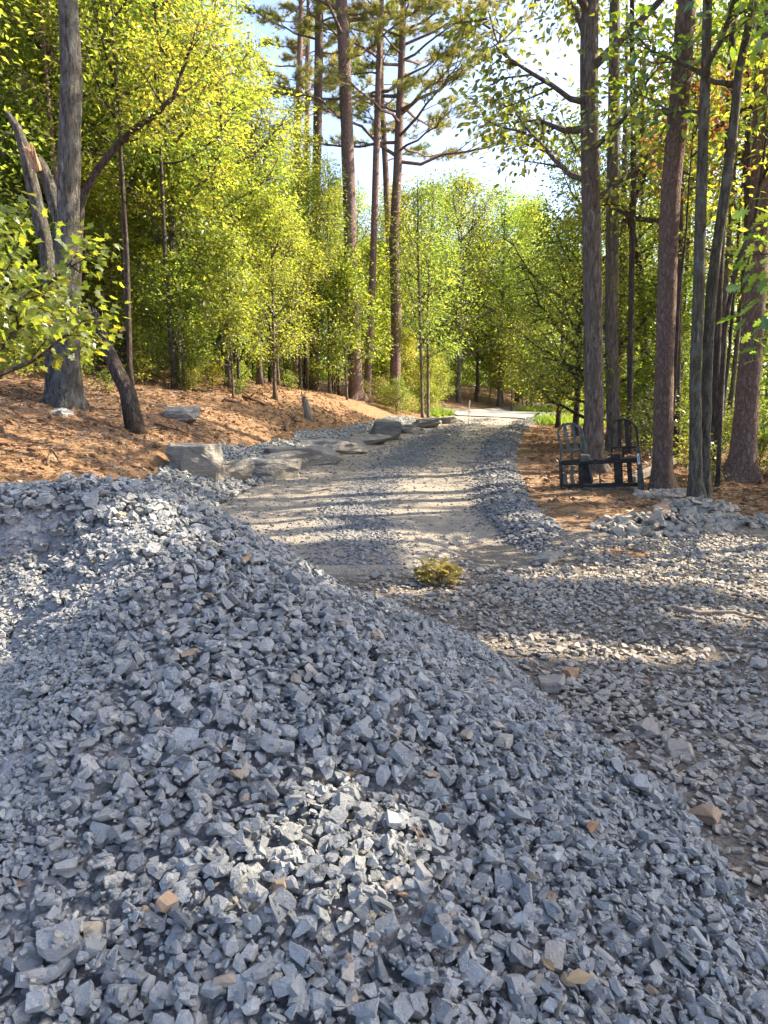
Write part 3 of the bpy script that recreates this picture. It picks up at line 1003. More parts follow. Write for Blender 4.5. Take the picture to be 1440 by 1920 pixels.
def pine_crown(seed, zlo, zhi, Rlo, Rhi, nb, tufts=9, size=.17, axis_at=None, per=8, sector=None):
    """pine boughs with needle tufts around a trunk axis (axis_at(z) -> x, y)"""
    r = np.random.default_rng(seed)
    mb = MB()
    cent, outw = [], []
    for i in range(nb):
        t = (i + r.random()) / nb
        z = zlo + (zhi - zlo) * t
        L = (Rlo + (Rhi - Rlo) * t) * r.uniform(.6, 1.15)
        az = i * 2.4 + r.normal() * .5
        if sector is not None: az = sector[0] + r.uniform(-1, 1) * sector[1]
        x0, y0 = axis_at(z)
        p = np.array([x0, y0, z]); pts = [p.copy()]
        e = r.uniform(-.05, .35)
        for k in range(6):
            a2 = az + r.normal() * .14; e2 = e + r.normal() * .14 + (.05 * k)
            p = p + L / 6 * np.array([math.cos(a2) * math.cos(e2), math.sin(a2) * math.cos(e2), math.sin(e2)])
            pts.append(p.copy())
        rb = .012 * L + .012
        mb.tube(pts, [rb * (1 - .8 * k / 6) for k in range(7)], 5, cap=False)
        for j in range(tufts):
            f = .4 + .6 * (j + r.random()) / tufts
            q = f * 6; k = min(int(q), 5)
            b = pts[k] + (pts[k + 1] - pts[k]) * (q - k)
            a3 = az + r.choice([-1, 1]) * r.uniform(.2, 1.0); l3 = L * r.uniform(.12, .3)
            d = np.array([math.cos(a3), math.sin(a3), r.uniform(-.05, .5)]); d /= np.linalg.norm(d)
            e3 = b + d * l3
            mb.tube([b, e3], [rb * .3, rb * .12], 3, cap=False)
            for m in range(per):
                cent.append(b + d * l3 * (.45 + .6 * r.random()) + r.normal(size=3) * [.10, .10, .06]); outw.append(d + np.array([0, 0, .35]))
    cent, outw = np.array(cent), np.array(outw)
    n = len(cent)
    fol = leaves_mesh('needles', cent, outw + r.normal(size=(n, 3)) * .25, r.normal(size=(n, 3)), size * (.7 + .6 * r.random(n)), np.clip(.5 + .3 * r.normal(size=n), 0, 1), 'needles')
    return mb.mesh('boughs', True), fol

tmb = MB(); trunk_tube(tmb, 21, .2, 77, crook=.006, n=10, rtop=.25)
_b, _f = pine_crown(78, 9.5, 21.5, 3.2, 1.2, 46, 9, .2, lambda z: (0, 0))
PROTO['pine'] = (tmb.mesh('trunk', True), _b, _f)

# ------------------------------------------------------------------ trees measured in the photograph
def px_trunk(Y, pix, top_z=None, n=14, seed=0, wob=.05, flare=1.25, dY=0.0):
    """trunk through pixels (u, v, width); goes on straight to top_z. Returns mesh builder, axis function, base"""
    pts, rad = [], []
    for k, (u, v, w) in enumerate(pix):
        yy = Y + dY * k / max(1, len(pix) - 1)
        pts.append(at(u, v, yy)); rad.append(w / 2 / FPX * yy * .95)
    base = pts[0].copy()
    gz = Tz(base.x, base.y)
    if top_z and top_z > pts[-1].z:
        d = (pts[-1] - pts[0]) / (pts[-1].z - pts[0].z)
        zz = pts[-1].z
        z0, r0, tp = zz, rad[-1], pts[-1].copy()
        for k in range(1, 6):
            f = k / 5
            pts.append(tp + d * (top_z - z0) * f); rad.append(r0 * (1 - .72 * f))
    # resample
    zs = [p.z for p in pts]
    out, ro = [], []
    N = 40
    zlo = gz - .18
    for i in range(N + 1):
        z = zlo + (zs[-1] - zlo) * (i / N) ** 2
        x = np.interp(z, zs, [p.x for p in pts]); y = np.interp(z, zs, [p.y for p in pts]); r_ = np.interp(z, zs, rad)
        r_ *= 1 + (flare - 1) * math.exp(-max(0, z - gz) / .22)
        out.append((x + .012 * mnoise.noise((z * .7, seed, 0)), y, z)); ro.append(r_)
    mb = MB()
    mb.tube(out, ro, n, wob=wob, seed=seed, lobes=[.75 * math.exp(-max(0, p[2] - gz) / .16) for p in out])
    ax = lambda z: (float(np.interp(z, [p[2] for p in out], [p[0] for p in out])), float(np.interp(z, [p[2] for p in out], [p[1] for p in out])))
    return mb, ax, Vector((base.x, base.y, gz)), out

def localise(mb, base):
    mb.v = [(p[0] - base[0], p[1] - base[1], p[2] - base[2]) for p in mb.v]
    return mb

def shift_mesh(me, base):
    me.transform(Matrix.Translation(-Vector(base)))
    return me

def broad_crown_at(axf, zlo, zhi, Rc, nl, sub, per, leaf, spread, seed, kind='plain', carve=None, keep_wood=False):
    """crown carried by a measured trunk: limbs start on the trunk axis"""
    r = np.random.default_rng(seed)
    tubes, cent, outw = limbs(dict(H=zhi, h0=zlo, R=Rc, limbs=nl, sub=sub, along=(.45, .75, 1.0)), seed)
    def mv(p, z):
        x, y = axf(z); return np.array(p) + [x, y, 0]
    # every limb is followed by its own twigs: shift all by the axis at that height
    lm = MB()
    lm.tube([(*axf(z_), z_) for z_ in np.linspace(zlo - .3, zhi * .96, 12)], [.012] * 12, 5)
    skip = False
    for p, rad, n in tubes:
        x, y = axf(float(p[0][2]))
        if len(p) > 3: skip = False
        elif skip: continue
        if carve is not None and not keep_wood and carve(np.array(p) + [x, y, 0]).mean() < (.99 if len(p) == 3 else .6):
            skip = skip or len(p) > 3
            continue
        lm.tube([np.array(q) + [x, y, 0] for q in p], rad, n, cap=False)
    sh = np.array([axf(float(c[2])) for c in cent])
    cent = cent + np.concatenate([sh, np.zeros((len(sh), 1))], 1)
    L = spread_leaves(cent, outw, per, spread, leaf, r, kind=kind)
    if carve is not None:
        k = carve(L[0])
        L = tuple(a[k] for a in L)
    return lm.mesh('branches', True), leaves_mesh('foliage', *L, kind)

def big_tree(name, label, cat, group, Y, pix, barkm, leafm, top_z, crown=None, pine=None, seed=0, flare=1.25, **kw):
    mb, axf, base, out = px_trunk(Y, pix, top_z, seed=seed, flare=flare, **kw)
    t = empty(name, base, label, cat, group)
    localise(mb, base).build('trunk', MAT[barkm], t, smooth=True)
    if crown:
        b, f = broad_crown_at(axf, seed=seed, **crown)
    elif pine:
        b, f = pine_crown(seed, axis_at=axf, **pine)
    if crown or pine:
        c = mesh_obj('crown', shift_mesh(f, base), MAT[leafm], t)
        mesh_obj('branches', shift_mesh(b, base), MAT[barkm], c)
    return t, axf, base

# sunlit patches: places on the ground (x, y, half sizes) where the shading crowns have a gap
LIT = []
def lit_px(u, v, ru, rv, heap=False):
    if heap: p = on_heap(u, v)
    else:
        Y = 1.5
        while at(u, v, Y).z > Tz(at(u, v, Y).x, Y) and Y < 40: Y += .05
        p = at(u, v, Y)
    d = (p - cam.location).length
    rx = ru / FPX * d
    ry = max(rv / FPX * d * d / (CAM_Z - p.z + .3), .06)
    if heap: ry = rv / FPX * d * 1.8; rx *= 1.12
    LIT.append((p.x, p.y, p.z, rx * 1.25, ry * 1.35))
for a in [(640, 1560, 168, 60, True), (350, 1640, 80, 26, True), (160, 1700, 60, 30, True), (120, 1110, 120, 70, True), (290, 1010, 70, 35, True), (600, 1075, 50, 25, True),
          (1010, 1025, 170, 22), (1250, 1060, 230, 32), (1400, 1090, 90, 30), (1180, 1070, 60, 20), (1010, 1218, 120, 22), (1230, 1235, 120, 16), (1350, 1160, 90, 14),
          (790, 1110, 70, 14), (820, 1080, 45, 22), (700, 1010, 90, 10), (860, 1010, 60, 9), (560, 985, 70, 9), (640, 935, 90, 8), (820, 925, 60, 7)]:
    lit_px(*a)

def carve_lit(P):
    """True for the leaves that do not throw shade on one of the sunlit patches"""
    keep = np.ones(len(P), bool)
    for x, y, z, rx, ry in LIT:
        t = (P[:, 2] - z) / SUN.z
        gx, gy = P[:, 0] - SUN.x * t, P[:, 1] - SUN.y * t
        wob = .25 * fbm(gx * 3, gy * 3, 91, 2)
        keep &= ((gx - x) / rx) ** 2 + ((gy - y) / ry) ** 2 > 1 + wob
    return keep

for a in [(1090, 985, 110, 16), (1075, 935, 50, 10), (1200, 1050, 70, 14), (1150, 960, 50, 8), (980, 985, 60, 8), (560, 1015, 80, 9), (720, 965, 110, 6), (600, 955, 70, 6), (850, 945, 60, 5), (760, 915, 80, 5), (560, 915, 70, 5), (900, 890, 50, 4),
          (660, 885, 110, 4), (820, 868, 70, 3), (700, 855, 80, 3), (880, 835, 60, 3), (760, 825, 90, 3), (900, 812, 60, 3), (860, 800, 70, 3),
          (70, 830, 130, 26), (230, 850, 100, 18), (330, 800, 110, 18), (520, 800, 90, 14), (150, 790, 60, 10), (480, 855, 60, 8), (360, 890, 70, 12), (60, 700, 60, 16), (230, 690, 60, 12)]:
    lit_px(*a)
lit_px(1150, 1045, 330, 38); lit_px(1390, 1075, 120, 34)
LIT += [(-3.2, 7.0, 2.5, .9, .7), (-2.7, 7.2, 2.9, .6, .5), (-5.0, 12, 2.0, .5, .5), (-5.0, 12, 4, .5, .5), (-4.9, 12, 6, .5, .5), (3.98, 10.6, 1.2, .3, .25), (3.6, 13, 2.5, .3, .3), (4.5, 7.6, 2.6, .7, .4)]

# ------------------------------------------------------------------ the trees one can tell apart
G_PINE = 'tall pines left of the drive'
BIG = []
def bt(*a, **k):
    r = big_tree(*a, **k); BIG.append((r[2].x, r[2].y)); return r

bt('oak_tree', 'stout grey-barked tree with lichen at its foot, on the dirt bank beside the broken snag', 'tree', None, 12,
   [(126, 750, 56), (127, 690, 47), (127, 620, 44), (126, 500, 42), (129, 350, 40), (133, 150, 38), (128, 0, 33)], 'bark_grey', 'leaf_yellow', 15,
   dict(zlo=7.8, zhi=15, Rc=3.4, nl=18, sub=7, per=14, leaf=.12, spread=.32, carve=carve_lit), seed=201, flare=1.25, n=20)
bt('leaning_tree', 'thin dark tree bending in an arc to the right behind the grey-barked tree', 'tree', None, 16,
   [(140, 725, 17), (145, 500, 15), (152, 385, 14), (168, 340, 14), (190, 308, 13), (235, 255, 12), (280, 222, 11), (320, 197, 9)], 'bark_dark', 'leaf_yellow', 8.5,
   dict(zlo=6.2, zhi=8.6, Rc=1.7, nl=7, sub=5, per=16, leaf=.12, spread=.3, carve=carve_lit), seed=202, flare=1.1)
bt('leaning_tree', 'slender dark sapling curving right below the arc of the thin dark tree', 'tree', None, 19,
   [(236, 670, 6), (230, 430, 7), (232, 385, 9), (242, 350, 8), (262, 310, 7), (286, 285, 6)], 'bark_dark', 'leaf_green', 7,
   dict(zlo=5.2, zhi=7, Rc=1.3, nl=7, sub=5, per=14, leaf=.12, spread=.28, carve=carve_lit), seed=203, flare=1.1)

# pines, each with its own trunk line
bt('pine_tree', 'thickest pine of the group left of the drive, one long bare bough reaching right', 'tree', None, 28,
   [(668, 738, 28), (665, 660, 26), (661, 560, 25), (656, 420, 24), (650, 220, 23), (643, 60, 22), (640, 0, 21)], 'bark_pine', 'pine_needles', 25,
   pine=dict(zlo=12.4, zhi=25, Rlo=4.6, Rhi=1.5, nb=36, tufts=10, size=.24), seed=211)
bt('pine_tree', 'slim pale-trunked pine just right of the thickest pine', 'tree', None, 28.6,
   [(689, 738, 13), (694, 600, 13), (700, 480, 13), (708, 200, 12), (714, 30, 10)], 'bark_pine', 'pine_needles', 21,
   pine=dict(zlo=11.5, zhi=21, Rlo=2.6, Rhi=1, nb=22, tufts=8, size=.22), seed=212)
bt('pine_tree', 'pine nearest the drive with low feathery boughs spread toward the sky gap', 'tree', None, 30,
   [(740, 750, 22), (743, 600, 20), (739, 450, 19), (744, 350, 17), (749, 230, 15), (755, 60, 12)], 'bark_pine', 'pine_needles', 18.5,
   pine=dict(zlo=9.6, zhi=18.5, Rlo=5.4, Rhi=1.8, nb=46, tufts=11, size=.25), seed=213)
bt('pine_tree', 'thin dark pine between the slim pale pine and the one nearest the drive', 'tree', None, 33,
   [(716, 748, 13), (733, 560, 13), (728, 420, 12), (722, 300, 11), (716, 180, 9)], 'bark_pine', 'pine_needles', 17,
   pine=dict(zlo=10.5, zhi=17, Rlo=2.4, Rhi=1, nb=18, tufts=8, size=.23), seed=214)
bt('pine_tree', 'tall straight pine left of the thickest pine, its foot hidden in yellow-green leaves', 'tree', None, 31,
   [(588, 720, 19), (590, 600, 18), (592, 400, 17), (597, 150, 16), (599, 0, 15)], 'bark_pine_red', 'pine_needles', 25,
   pine=dict(zlo=13.5, zhi=25, Rlo=2.6, Rhi=1.2, nb=24, tufts=8, size=.22), seed=215)
bt('pine_tree', 'distant pine leaning slightly left of the tall straight pine', 'tree', None, 42,
   [(553, 720, 13), (557, 300, 12), (562, 100, 11), (565, 0, 9)], 'bark_pine', 'pine_needles', 27,
   pine=dict(zlo=15, zhi=26, Rlo=3.4, Rhi=1.2, nb=30, tufts=9, size=.26), seed=216)
bt('pine_tree', 'farthest thin pine behind the tall straight pine', 'tree', None, 46,
   [(572, 720, 12), (575, 300, 10), (577, 100, 9)], 'bark_pine', 'pine_needles', 25,
   pine=dict(zlo=17, zhi=25, Rlo=3, Rhi=1.2, nb=26, tufts=9, size=.28), seed=217)

# right of the drive
bt('oak_tree', 'straight brown trunk directly behind the steel fork frame', 'tree', None, 13,
   [(1115, 888, 40), (1114, 800, 37), (1112, 600, 36), (1110, 450, 34), (1107, 300, 33), (1104, 100, 32), (1107, 0, 31)], 'bark_oak', 'leaf_oak', 15,
   dict(zlo=4.4, zhi=15, Rc=3.5, nl=26, sub=9, per=20, leaf=.13, spread=.30, kind='oval'), seed=221, n=18)
bt('pine_tree', 'reddish flaky-barked pine trunk right of the steel fork frame', 'tree', None, 10.6,
   [(1240, 922, 42), (1241, 860, 37), (1244, 750, 36), (1250, 550, 35), (1258, 350, 36), (1275, 180, 35), (1288, 0, 33)], 'bark_pine_red', 'pine_needles', 19,
   pine=dict(zlo=11, zhi=19, Rlo=3, Rhi=1, nb=24, tufts=8, size=.2), seed=222, n=18)
bt('oak_tree', 'mossy thin trunk of the pair in rubble, the left straighter one', 'tree', None, 9.7,
   [(1304, 942, 27), (1303, 850, 24), (1304, 700, 22), (1310, 550, 21), (1317, 300, 19), (1327, 0, 16)], 'bark_mossy', 'leaf_oak', 11,
   dict(zlo=4.2, zhi=11, Rc=2.1, nl=16, sub=6, per=12, leaf=.13, spread=.26, kind='oval', carve=carve_lit), seed=223)
bt('oak_tree', 'mossy thin trunk of the pair in rubble, the one veering right at its top', 'tree', None, 9.8,
   [(1322, 938, 23), (1321, 850, 21), (1326, 700, 20), (1334, 550, 20), (1344, 460, 19), (1356, 390, 19), (1374, 250, 17), (1387, 120, 15), (1416, 0, 13)], 'bark_mossy', 'leaf_oak', 11,
   dict(zlo=4.6, zhi=11, Rc=2.1, nl=16, sub=6, per=12, leaf=.13, spread=.26, kind='oval', carve=carve_lit), seed=224)
bt('oak_tree', 'dark thin trunk seen just behind the mossy pair', 'tree', None, 13.5,
   [(1340, 815, 18), (1345, 600, 16), (1352, 450, 15), (1364, 300, 14), (1372, 100, 12)], 'bark_dark', 'leaf_oak', 13,
   dict(zlo=6, zhi=13, Rc=2.2, nl=8, sub=6, per=12, leaf=.13, spread=.3, carve=carve_lit), seed=225)
bt('pine_tree', 'broad trunk at the right edge, flaring where it meets the leaf litter', 'tree', None, 11.8,
   [(1390, 908, 60), (1393, 860, 48), (1400, 750, 43), (1412, 600, 41), (1425, 400, 39), (1433, 200, 37), (1438, 0, 35)], 'bark_pine', 'pine_needles', 20,
   pine=dict(zlo=11, zhi=20, Rlo=3, Rhi=1, nb=24, tufts=8, size=.2), seed=226, flare=1.45, n=18)
bt('sapling', 'thin crooked sapling between the mossy pair and the broad right-edge trunk', 'tree', None, 11,
   [(1347, 905, 9), (1352, 720, 9), (1361, 605, 9), (1374, 530, 9), (1384, 490, 8), (1402, 440, 7), (1415, 415, 6)], 'bark_dark', 'leaf_yellow', 6.2,
   dict(zlo=3.4, zhi=6.2, Rc=1.2, nl=8, sub=5, per=12, leaf=.12, spread=.22, kind='oval', carve=carve_lit), seed=227, flare=1.1)
bt('oak_tree', 'dim brown trunk a little right of and behind the straight brown trunk', 'tree', None, 17,
   [(1150, 815, 26), (1147, 600, 25), (1148, 400, 23), (1152, 150, 21)], 'bark_oak', 'leaf_oak', 14,
   dict(zlo=5.2, zhi=14, Rc=3, nl=8, sub=6, per=13, leaf=.13, spread=.3, carve=carve_lit), seed=228)
bt('oak_tree', 'slim sunlit reddish trunk seen through the right guard of the fork frame', 'tree', None, 20,
   [(1163, 832, 14), (1163, 700, 13), (1168, 500, 12)], 'bark_pine_red', 'leaf_yellow', 11,
   dict(zlo=4, zhi=11, Rc=2.2, nl=8, sub=6, per=13, leaf=.13, spread=.3, carve=carve_lit), seed=229)
bt('oak_tree', 'dark slim trunk in the gap between the fork frame and the flaky-barked pine', 'tree', None, 19,
   [(1210, 838, 16), (1211, 700, 15), (1200, 500, 14), (1180, 400, 13), (1205, 330, 12)], 'bark_dark', 'leaf_yellow', 10,
   dict(zlo=4.6, zhi=10, Rc=2.2, nl=8, sub=6, per=13, leaf=.13, spread=.3, carve=carve_lit), seed=230)
for Y, pix, lab, sd in [
    (29, [(792, 770, 6), (788, 600, 5), (783, 450, 4), (784, 400, 3)], 'thin dark sapling stem in front of the bright trees, the left of a pair', 231),
    (29.5, [(803, 772, 6), (802, 600, 5), (806, 470, 4), (811, 400, 3)], 'thin dark sapling stem in front of the bright trees, the right of a pair', 232)]:
    bt('sapling', lab, 'tree', None, Y, pix, 'bark_oak', 'leaf_bright', 9.0,
       dict(zlo=2.2, zhi=9.2, Rc=1.7, nl=14, sub=6, per=13, leaf=.13, spread=.3), seed=sd)

# two broadleaf trees among the right-hand trunks whose leaves fill the upper right
for Y, u, w, zlo, zhi, Rc, lf, sd, lab in [(15.2, 1268, 15, 3.8, 11, 3.0, 'leaf_yellow', 233, 'thin-trunked yellow-green tree behind the reddish flaky-barked pine'),
                                           (14.4, 1395, 13, 3.4, 10.5, 2.8, 'leaf_yellow', 234, 'thin-trunked yellow-green tree behind the broad right-edge trunk'),
                                           (15.8, 1180, 12, 4.4, 11.5, 2.8, 'leaf_bright', 235, 'thin-trunked bright green tree between the straight brown trunk and the reddish pine')]:
    bt('oak_tree', lab, 'tree', None, Y, [(u, 850, w), (u + 3, 600, w - 1), (u + 8, 300, w - 2), (u + 5, 0, w - 4)], 'bark_dark', lf, zhi,
       dict(zlo=zlo, zhi=zhi, Rc=Rc, nl=16, sub=7, per=11, leaf=.14, spread=.3, carve=carve_lit), seed=sd)

# broken snag with a split top
def snag():
    Y = 12.7
    mb, axf, base, out = px_trunk(Y, [(104, 740, 36), (101, 650, 31), (97, 560, 28), (86, 460, 26), (70, 390, 25), (57, 330, 23), (46, 285, 21), (37, 250, 18), (27, 228, 13), (13, 210, 7)], seed=241, flare=1.2)
    t = empty('broken_snag', base, 'dead grey snag with two broken tops, raw orange wood showing at the split', 'dead tree')
    localise(mb, base).build('trunk', MAT['bark_grey'], t, smooth=True)
    m2 = MB()
    P = [(112, 470, 22), (111, 415, 21), (104, 388, 22), (92, 345, 21), (80, 315, 19), (72, 298, 15)]
    pts = [at(u, v, Y - .15) - base for u, v, w in P]
    m2.tube(pts, [w / 2 / FPX * Y for u, v, w in P], 12, wob=.06, seed=3)
    m2.build('broken_limb', MAT['bark_grey'], t, smooth=True)
    m3 = MB()
    rr = random.Random(4)
    for k in range(26):
        f = k / 25
        a = at(58 + 15 * rr.random() + 6 * f, 318 + 8 * rr.random() - 10 * (1 - f), Y - .25 + rr.uniform(-.06, .06)) - base
        b = at(42 + 26 * f + rr.uniform(-2, 2), 258 + rr.uniform(0, 26) + 18 * abs(f - .35), Y - .27 + rr.uniform(-.06, .06)) - base
        m3.tube([a, (a + b) / 2, b], [.022, .017, .003], 4)
    m3.build('splintered_wood', MAT['split_wood'], t)
snag()

def leaning_log():
    P = [(178, 588, 15), (186, 612, 20), (200, 650, 23), (222, 700, 26), (240, 735, 29), (252, 758, 38)]
    Ys = [11.9, 11.85, 11.75, 11.6, 11.5, 11.4]
    pts = [at(u, v, y) for (u, v, w), y in zip(P, Ys)]
    base = Vector((pts[-1].x, pts[-1].y, Tz(pts[-1].x, pts[-1].y)))
    pts[-1].z = base.z - .08
    t = empty('leaning_stub', base, 'bare dark log stub leaning left beside the grey-barked tree', 'dead tree')
    mb = MB(); mb.tube([p - base for p in pts], [w / 2 / FPX * 11.6 for u, v, w in P], 14, wob=.07, seed=8)
    mb.build('trunk', MAT['bark_dark'], t, smooth=True)
    m2 = MB()
    rr = random.Random(9)
    for k in range(9):
        a = pts[0] - base + Vector((rr.uniform(-.06, .06), rr.uniform(-.05, .05), -.05))
        m2.tube([a, a + Vector((rr.uniform(-.06, .0), rr.uniform(-.02, .02), rr.uniform(.08, .2)))], [.02, .003], 4)
    m2.build('splintered_wood', MAT['grey_wood'], t)
leaning_log()

# ---- leafy young trees close by, with large lobed leaves
def near_sapling(name, label, base, H, h0, Rc, nl, sub, per, leaf, spread, kind, leafm, barkm, seed, clip=None, r0=.03, gap=True):
    r = np.random.default_rng(seed)
    tubes, cent, outw = limbs(dict(H=H, h0=h0, R=Rc, limbs=nl, sub=sub), seed)
    t = empty(name, base, label, 'tree')
    mb = MB(); trunk_tube(mb, H, r0, seed, crook=.03, n=8)
    mb.build('trunk', MAT[barkm], t, smooth=True)
    lm = MB()
    b = np.array(base)
    lm.tube([(0, 0, z_) for z_ in np.linspace(h0 - .2, H * .96, 8)], [.008] * 8, 5)
    skip = False
    for p, rad, n in tubes:
        if len(p) > 3: skip = False
        elif skip: continue
        if (clip is None or clip(np.array(p[len(p) // 2]) + b)) and (not gap or len(p) > 3 or carve_lit(np.array(p) + b).all()): lm.tube(p, rad, n, cap=False)
        elif len(p) > 3: skip = True
    L = spread_leaves(cent, outw, per, spread, leaf, r, kind=kind, droop=.55)
    if clip is not None:
        k = np.array([clip(q + b) for q in L[0]])
        L = tuple(a[k] for a in L)
    k = carve_lit(L[0] + b) if gap else np.ones(len(L[0]), bool)
    L = tuple(a[k] for a in L)
    c = mesh_obj('crown', leaves_mesh('foliage', *L, kind), MAT[leafm], t)
    lm.build('branches', MAT[barkm], c, smooth=True)
    return t

def proj(p):
    d = np.array(p) - [0, 0, CAM_Z]
    f = d[1] * CP - d[2] * SP
    return 720 + FPX * d[0] / f, 960 - FPX * (d[1] * SP + d[2] * CP) / f

near_sapling('maple_sapling', 'young maple with big lobed leaves hanging in front of the grey-barked tree', (-3.95, 7.1, Tz(-3.95, 7.1)), 2.35, .75, 1.7, 20, 8, 10, .09, .15, 'maple', 'leaf_near', 'bark_dark', 251, gap=False,
             clip=lambda q: 370 + .2 * abs(proj(q)[0] - 120) + 60 * mnoise.noise((q[0] * 3, q[1] * 3, 0)) < proj(q)[1] < 700 - .25 * max(0, proj(q)[0] - 60) and proj(q)[0] < 240)
near_sapling('oak_sapling', 'young oak with large lobed leaves in front of the mossy pair of trunks', (4.75, 7.9, Tz(4.75, 7.9)), 3.6, 1.1, 1.75, 16, 5, 5, .17, .17, 'oak', 'leaf_near', 'bark_dark', 252, gap=False,
             clip=lambda q: proj(q)[0] > 1150 and proj(q)[1] < 770)
near_sapling('oak_sapling', 'oak with pale green lobed leaves hanging across the top right corner', (4.9, 6.6, Tz(4.9, 6.6)), 6.2, 3.6, 2.4, 12, 5, 6, .16, .2, 'oak', 'leaf_near', 'bark_oak', 253,
             clip=lambda q: proj(q)[1] < 330 and proj(q)[0] > 1130, r0=.06)
near_sapling('oak_sapling', 'small oak with rust-brown leaves between the flaky-barked pine and the mossy pair', (4.35, 11.2, Tz(4.35, 11.2)), 6.2, 4.2, .9, 8, 3, 6, .12, .16, 'oak', 'leaf_rust', 'bark_dark', 254, r0=.035)

# ---- oaks right of the drive whose boughs hang low over its edge
for i, (x, y, sc, key, lab) in enumerate([
    (4.95, 18.2, .66, 'droop', 'leafy oak with boughs hanging low over the right edge of the drive'),
    (7.4, 22.5, .95, 'droop', 'green oak hanging low over the drive where it meets the paved road'),
    (5.5, 21.3, .78, 'round_a', 'bright green broadleaf leaning its leaves over the far right edge of the drive'),
    (5.9, 25.2, .72, 'droop', 'bright bushy oak at the far right bend of the drive')]):
    place_tree(key, 'oak_tree', x, y, sc, i * 1.9, lab, 'tree', None, 'leaf_green' if i == 1 else 'leaf_bright', 'bark_dark')
    BIG.append((x, y))

# ---- shading trees that stand right of the yard
for i, (x, y, zlo, zhi, Rc) in enumerate([(8.7, 4.6, 3.6, 11, 3.2), (9.6, 8.6, 3.6, 12, 3.3), (12.6, 5.8, 4.5, 13, 3.5), (13.2, 10.6, 4.5, 13, 3.5), (16.5, 8.2, 5, 14, 3.6),
                                          (11.6, 1.8, 4, 12, 3.3), (17.2, 13.2, 5, 14, 3.5)]):
    b0 = np.array([x, y, Tz(x, y)])
    axf = lambda z, x=x, y=y: (x, y)
    br, fo = broad_crown_at(axf, zlo, zhi, Rc, 30, 9, 22, .15, .36, 270 + i, carve=carve_lit)
    t = empty('oak_tree', b0, 'broad oak shading the gravel yard from its right side', 'tree', 'oaks shading the yard')
    mb = MB(); trunk_tube(mb, zhi - .8, .17, 270 + i, crook=.008, n=12)
    mb.build('trunk', MAT['bark_oak'], t, smooth=True)
    c = mesh_obj('crown', shift_mesh(fo, b0), MAT['leaf_oak'], t)
    mesh_obj('branches', shift_mesh(br, b0), MAT['bark_oak'], c)
    BIG.append((x, y))

# ------------------------------------------------------------------ the wood
CAP_U = [-600, 420, 450, 490, 520, 560, 640, 700, 760, 900, 990, 1045, 1060, 1100, 1110, 2200]
CAP_V = [-900, -900, -40, 60, 110, 150, 270, 330, 310, 292, 345, 330, 230, 60, -900, -900]
def cap_height(x, y, half):
    u0, w = 720 + FPX * x / (y * CP) * .985, half / y * FPX
    uu = np.linspace(u0 - w * .75, u0 + w * .75, 9)
    v = max(np.interp(uu, CAP_U, CAP_V))
    return at(u0, v, y).z

def free(x, y, gap):
    return all((x - a) ** 2 + (y - b) ** 2 > gap * gap for a, b in BIG)

SPEC = {'droop': (9.5, 3.4), 'tall_a': (15, 3.2), 'tall_b': (17, 3.6), 'tall_c': (13, 2.9), 'round_a': (11, 3.4), 'pole': (12.5, 1.8), 'young_a': (6, 1.7), 'young_b': (4.6, 1.5), 'pine': (21, 3)}
def wood(n, xr, yr, keys, group, label, name, leafs, barks, gap, ok, seed, smin=.8, smax=1.2, cat='tree', min_sc=.3):
    rr = random.Random(seed)
    done = 0
    for _ in range(n * 30):
        if done >= n: break
        y = yr[0] + (yr[1] - yr[0]) * rr.random() ** .85; x = rr.uniform(*xr(y))
        if not ok(x, y) or not free(x, y, gap): continue
        key = rr.choice(keys)
        if x > 2 and shades_paving(x, y, 7 if 'young' in key else 13): continue
        sc = rr.uniform(smin, smax)
        H, half = SPEC[key]
        zc = cap_height(x, y, half * sc) - Tz(x, y)
        sc = min(sc, zc / H)
        if sc < min_sc: continue
        place_tree(key, name, x, y, sc, rr.uniform(0, 6.28), label, cat, group, rr.choice(leafs), rr.choice(barks), zs=rr.uniform(.94, 1.0))
        BIG.append((x, y)); done += 1

def shades_paving(x, y, H=13):
    return any((x - 1.145 * h - a) ** 2 + (y - .328 * h - b) ** 2 < 6 for h in range(3, H, 2) for a, b in ((5, 34), (7.5, 31.5), (2.5, 35.5), (4, 28.5)))
def off_road(x, y, m=0):
    d = np.hypot(PRX - x, PRY - y).min()
    return d > 3.6 + m
def clear_shade(x, y, H=15):
    return not any(-3.5 < x - 1.145 * h < 7.5 and y - .328 * h < 12.3 for h in range(4, H))
def road_side(x, y):
    i = np.hypot(PRX - x, PRY - y).argmin(); j = min(i + 1, len(PRX) - 1)
    return (PRX[j] - PRX[j - 1]) * (y - PRY[i]) - (PRY[j] - PRY[j - 1]) * (x - PRX[i])      # < 0: this side of the paved road
right_ok = lambda x, y: x > road_c(y) + 2.0 + 3.0 and off_road(x, y, .3) and clear_shade(x, y) and (road_side(x, y) < 0 or y > 34)
left_ok = lambda x, y: x < road_c(y) - 2.05 - (3.6 if y < 26 else 2.2) and off_road(x, y) and x > -.62 * y - 3 and not (y < 14 and x > -6.5)
wood(34, lambda y: (-.62 * y - 3, road_c(y) - 4), (15, 42), ['tall_a', 'tall_b', 'tall_c', 'tall_c', 'round_a'], 'tall trees of the wood left of the drive',
     'tall yellow-green tree crowded among others in the wood left of the drive', 'forest_tree', ['leaf_yellow', 'leaf_yellow', 'leaf_yellow', 'leaf_green', 'leaf_bright'], ['bark_oak', 'bark_grey', 'bark_dark'], 1.9, left_ok, 5)
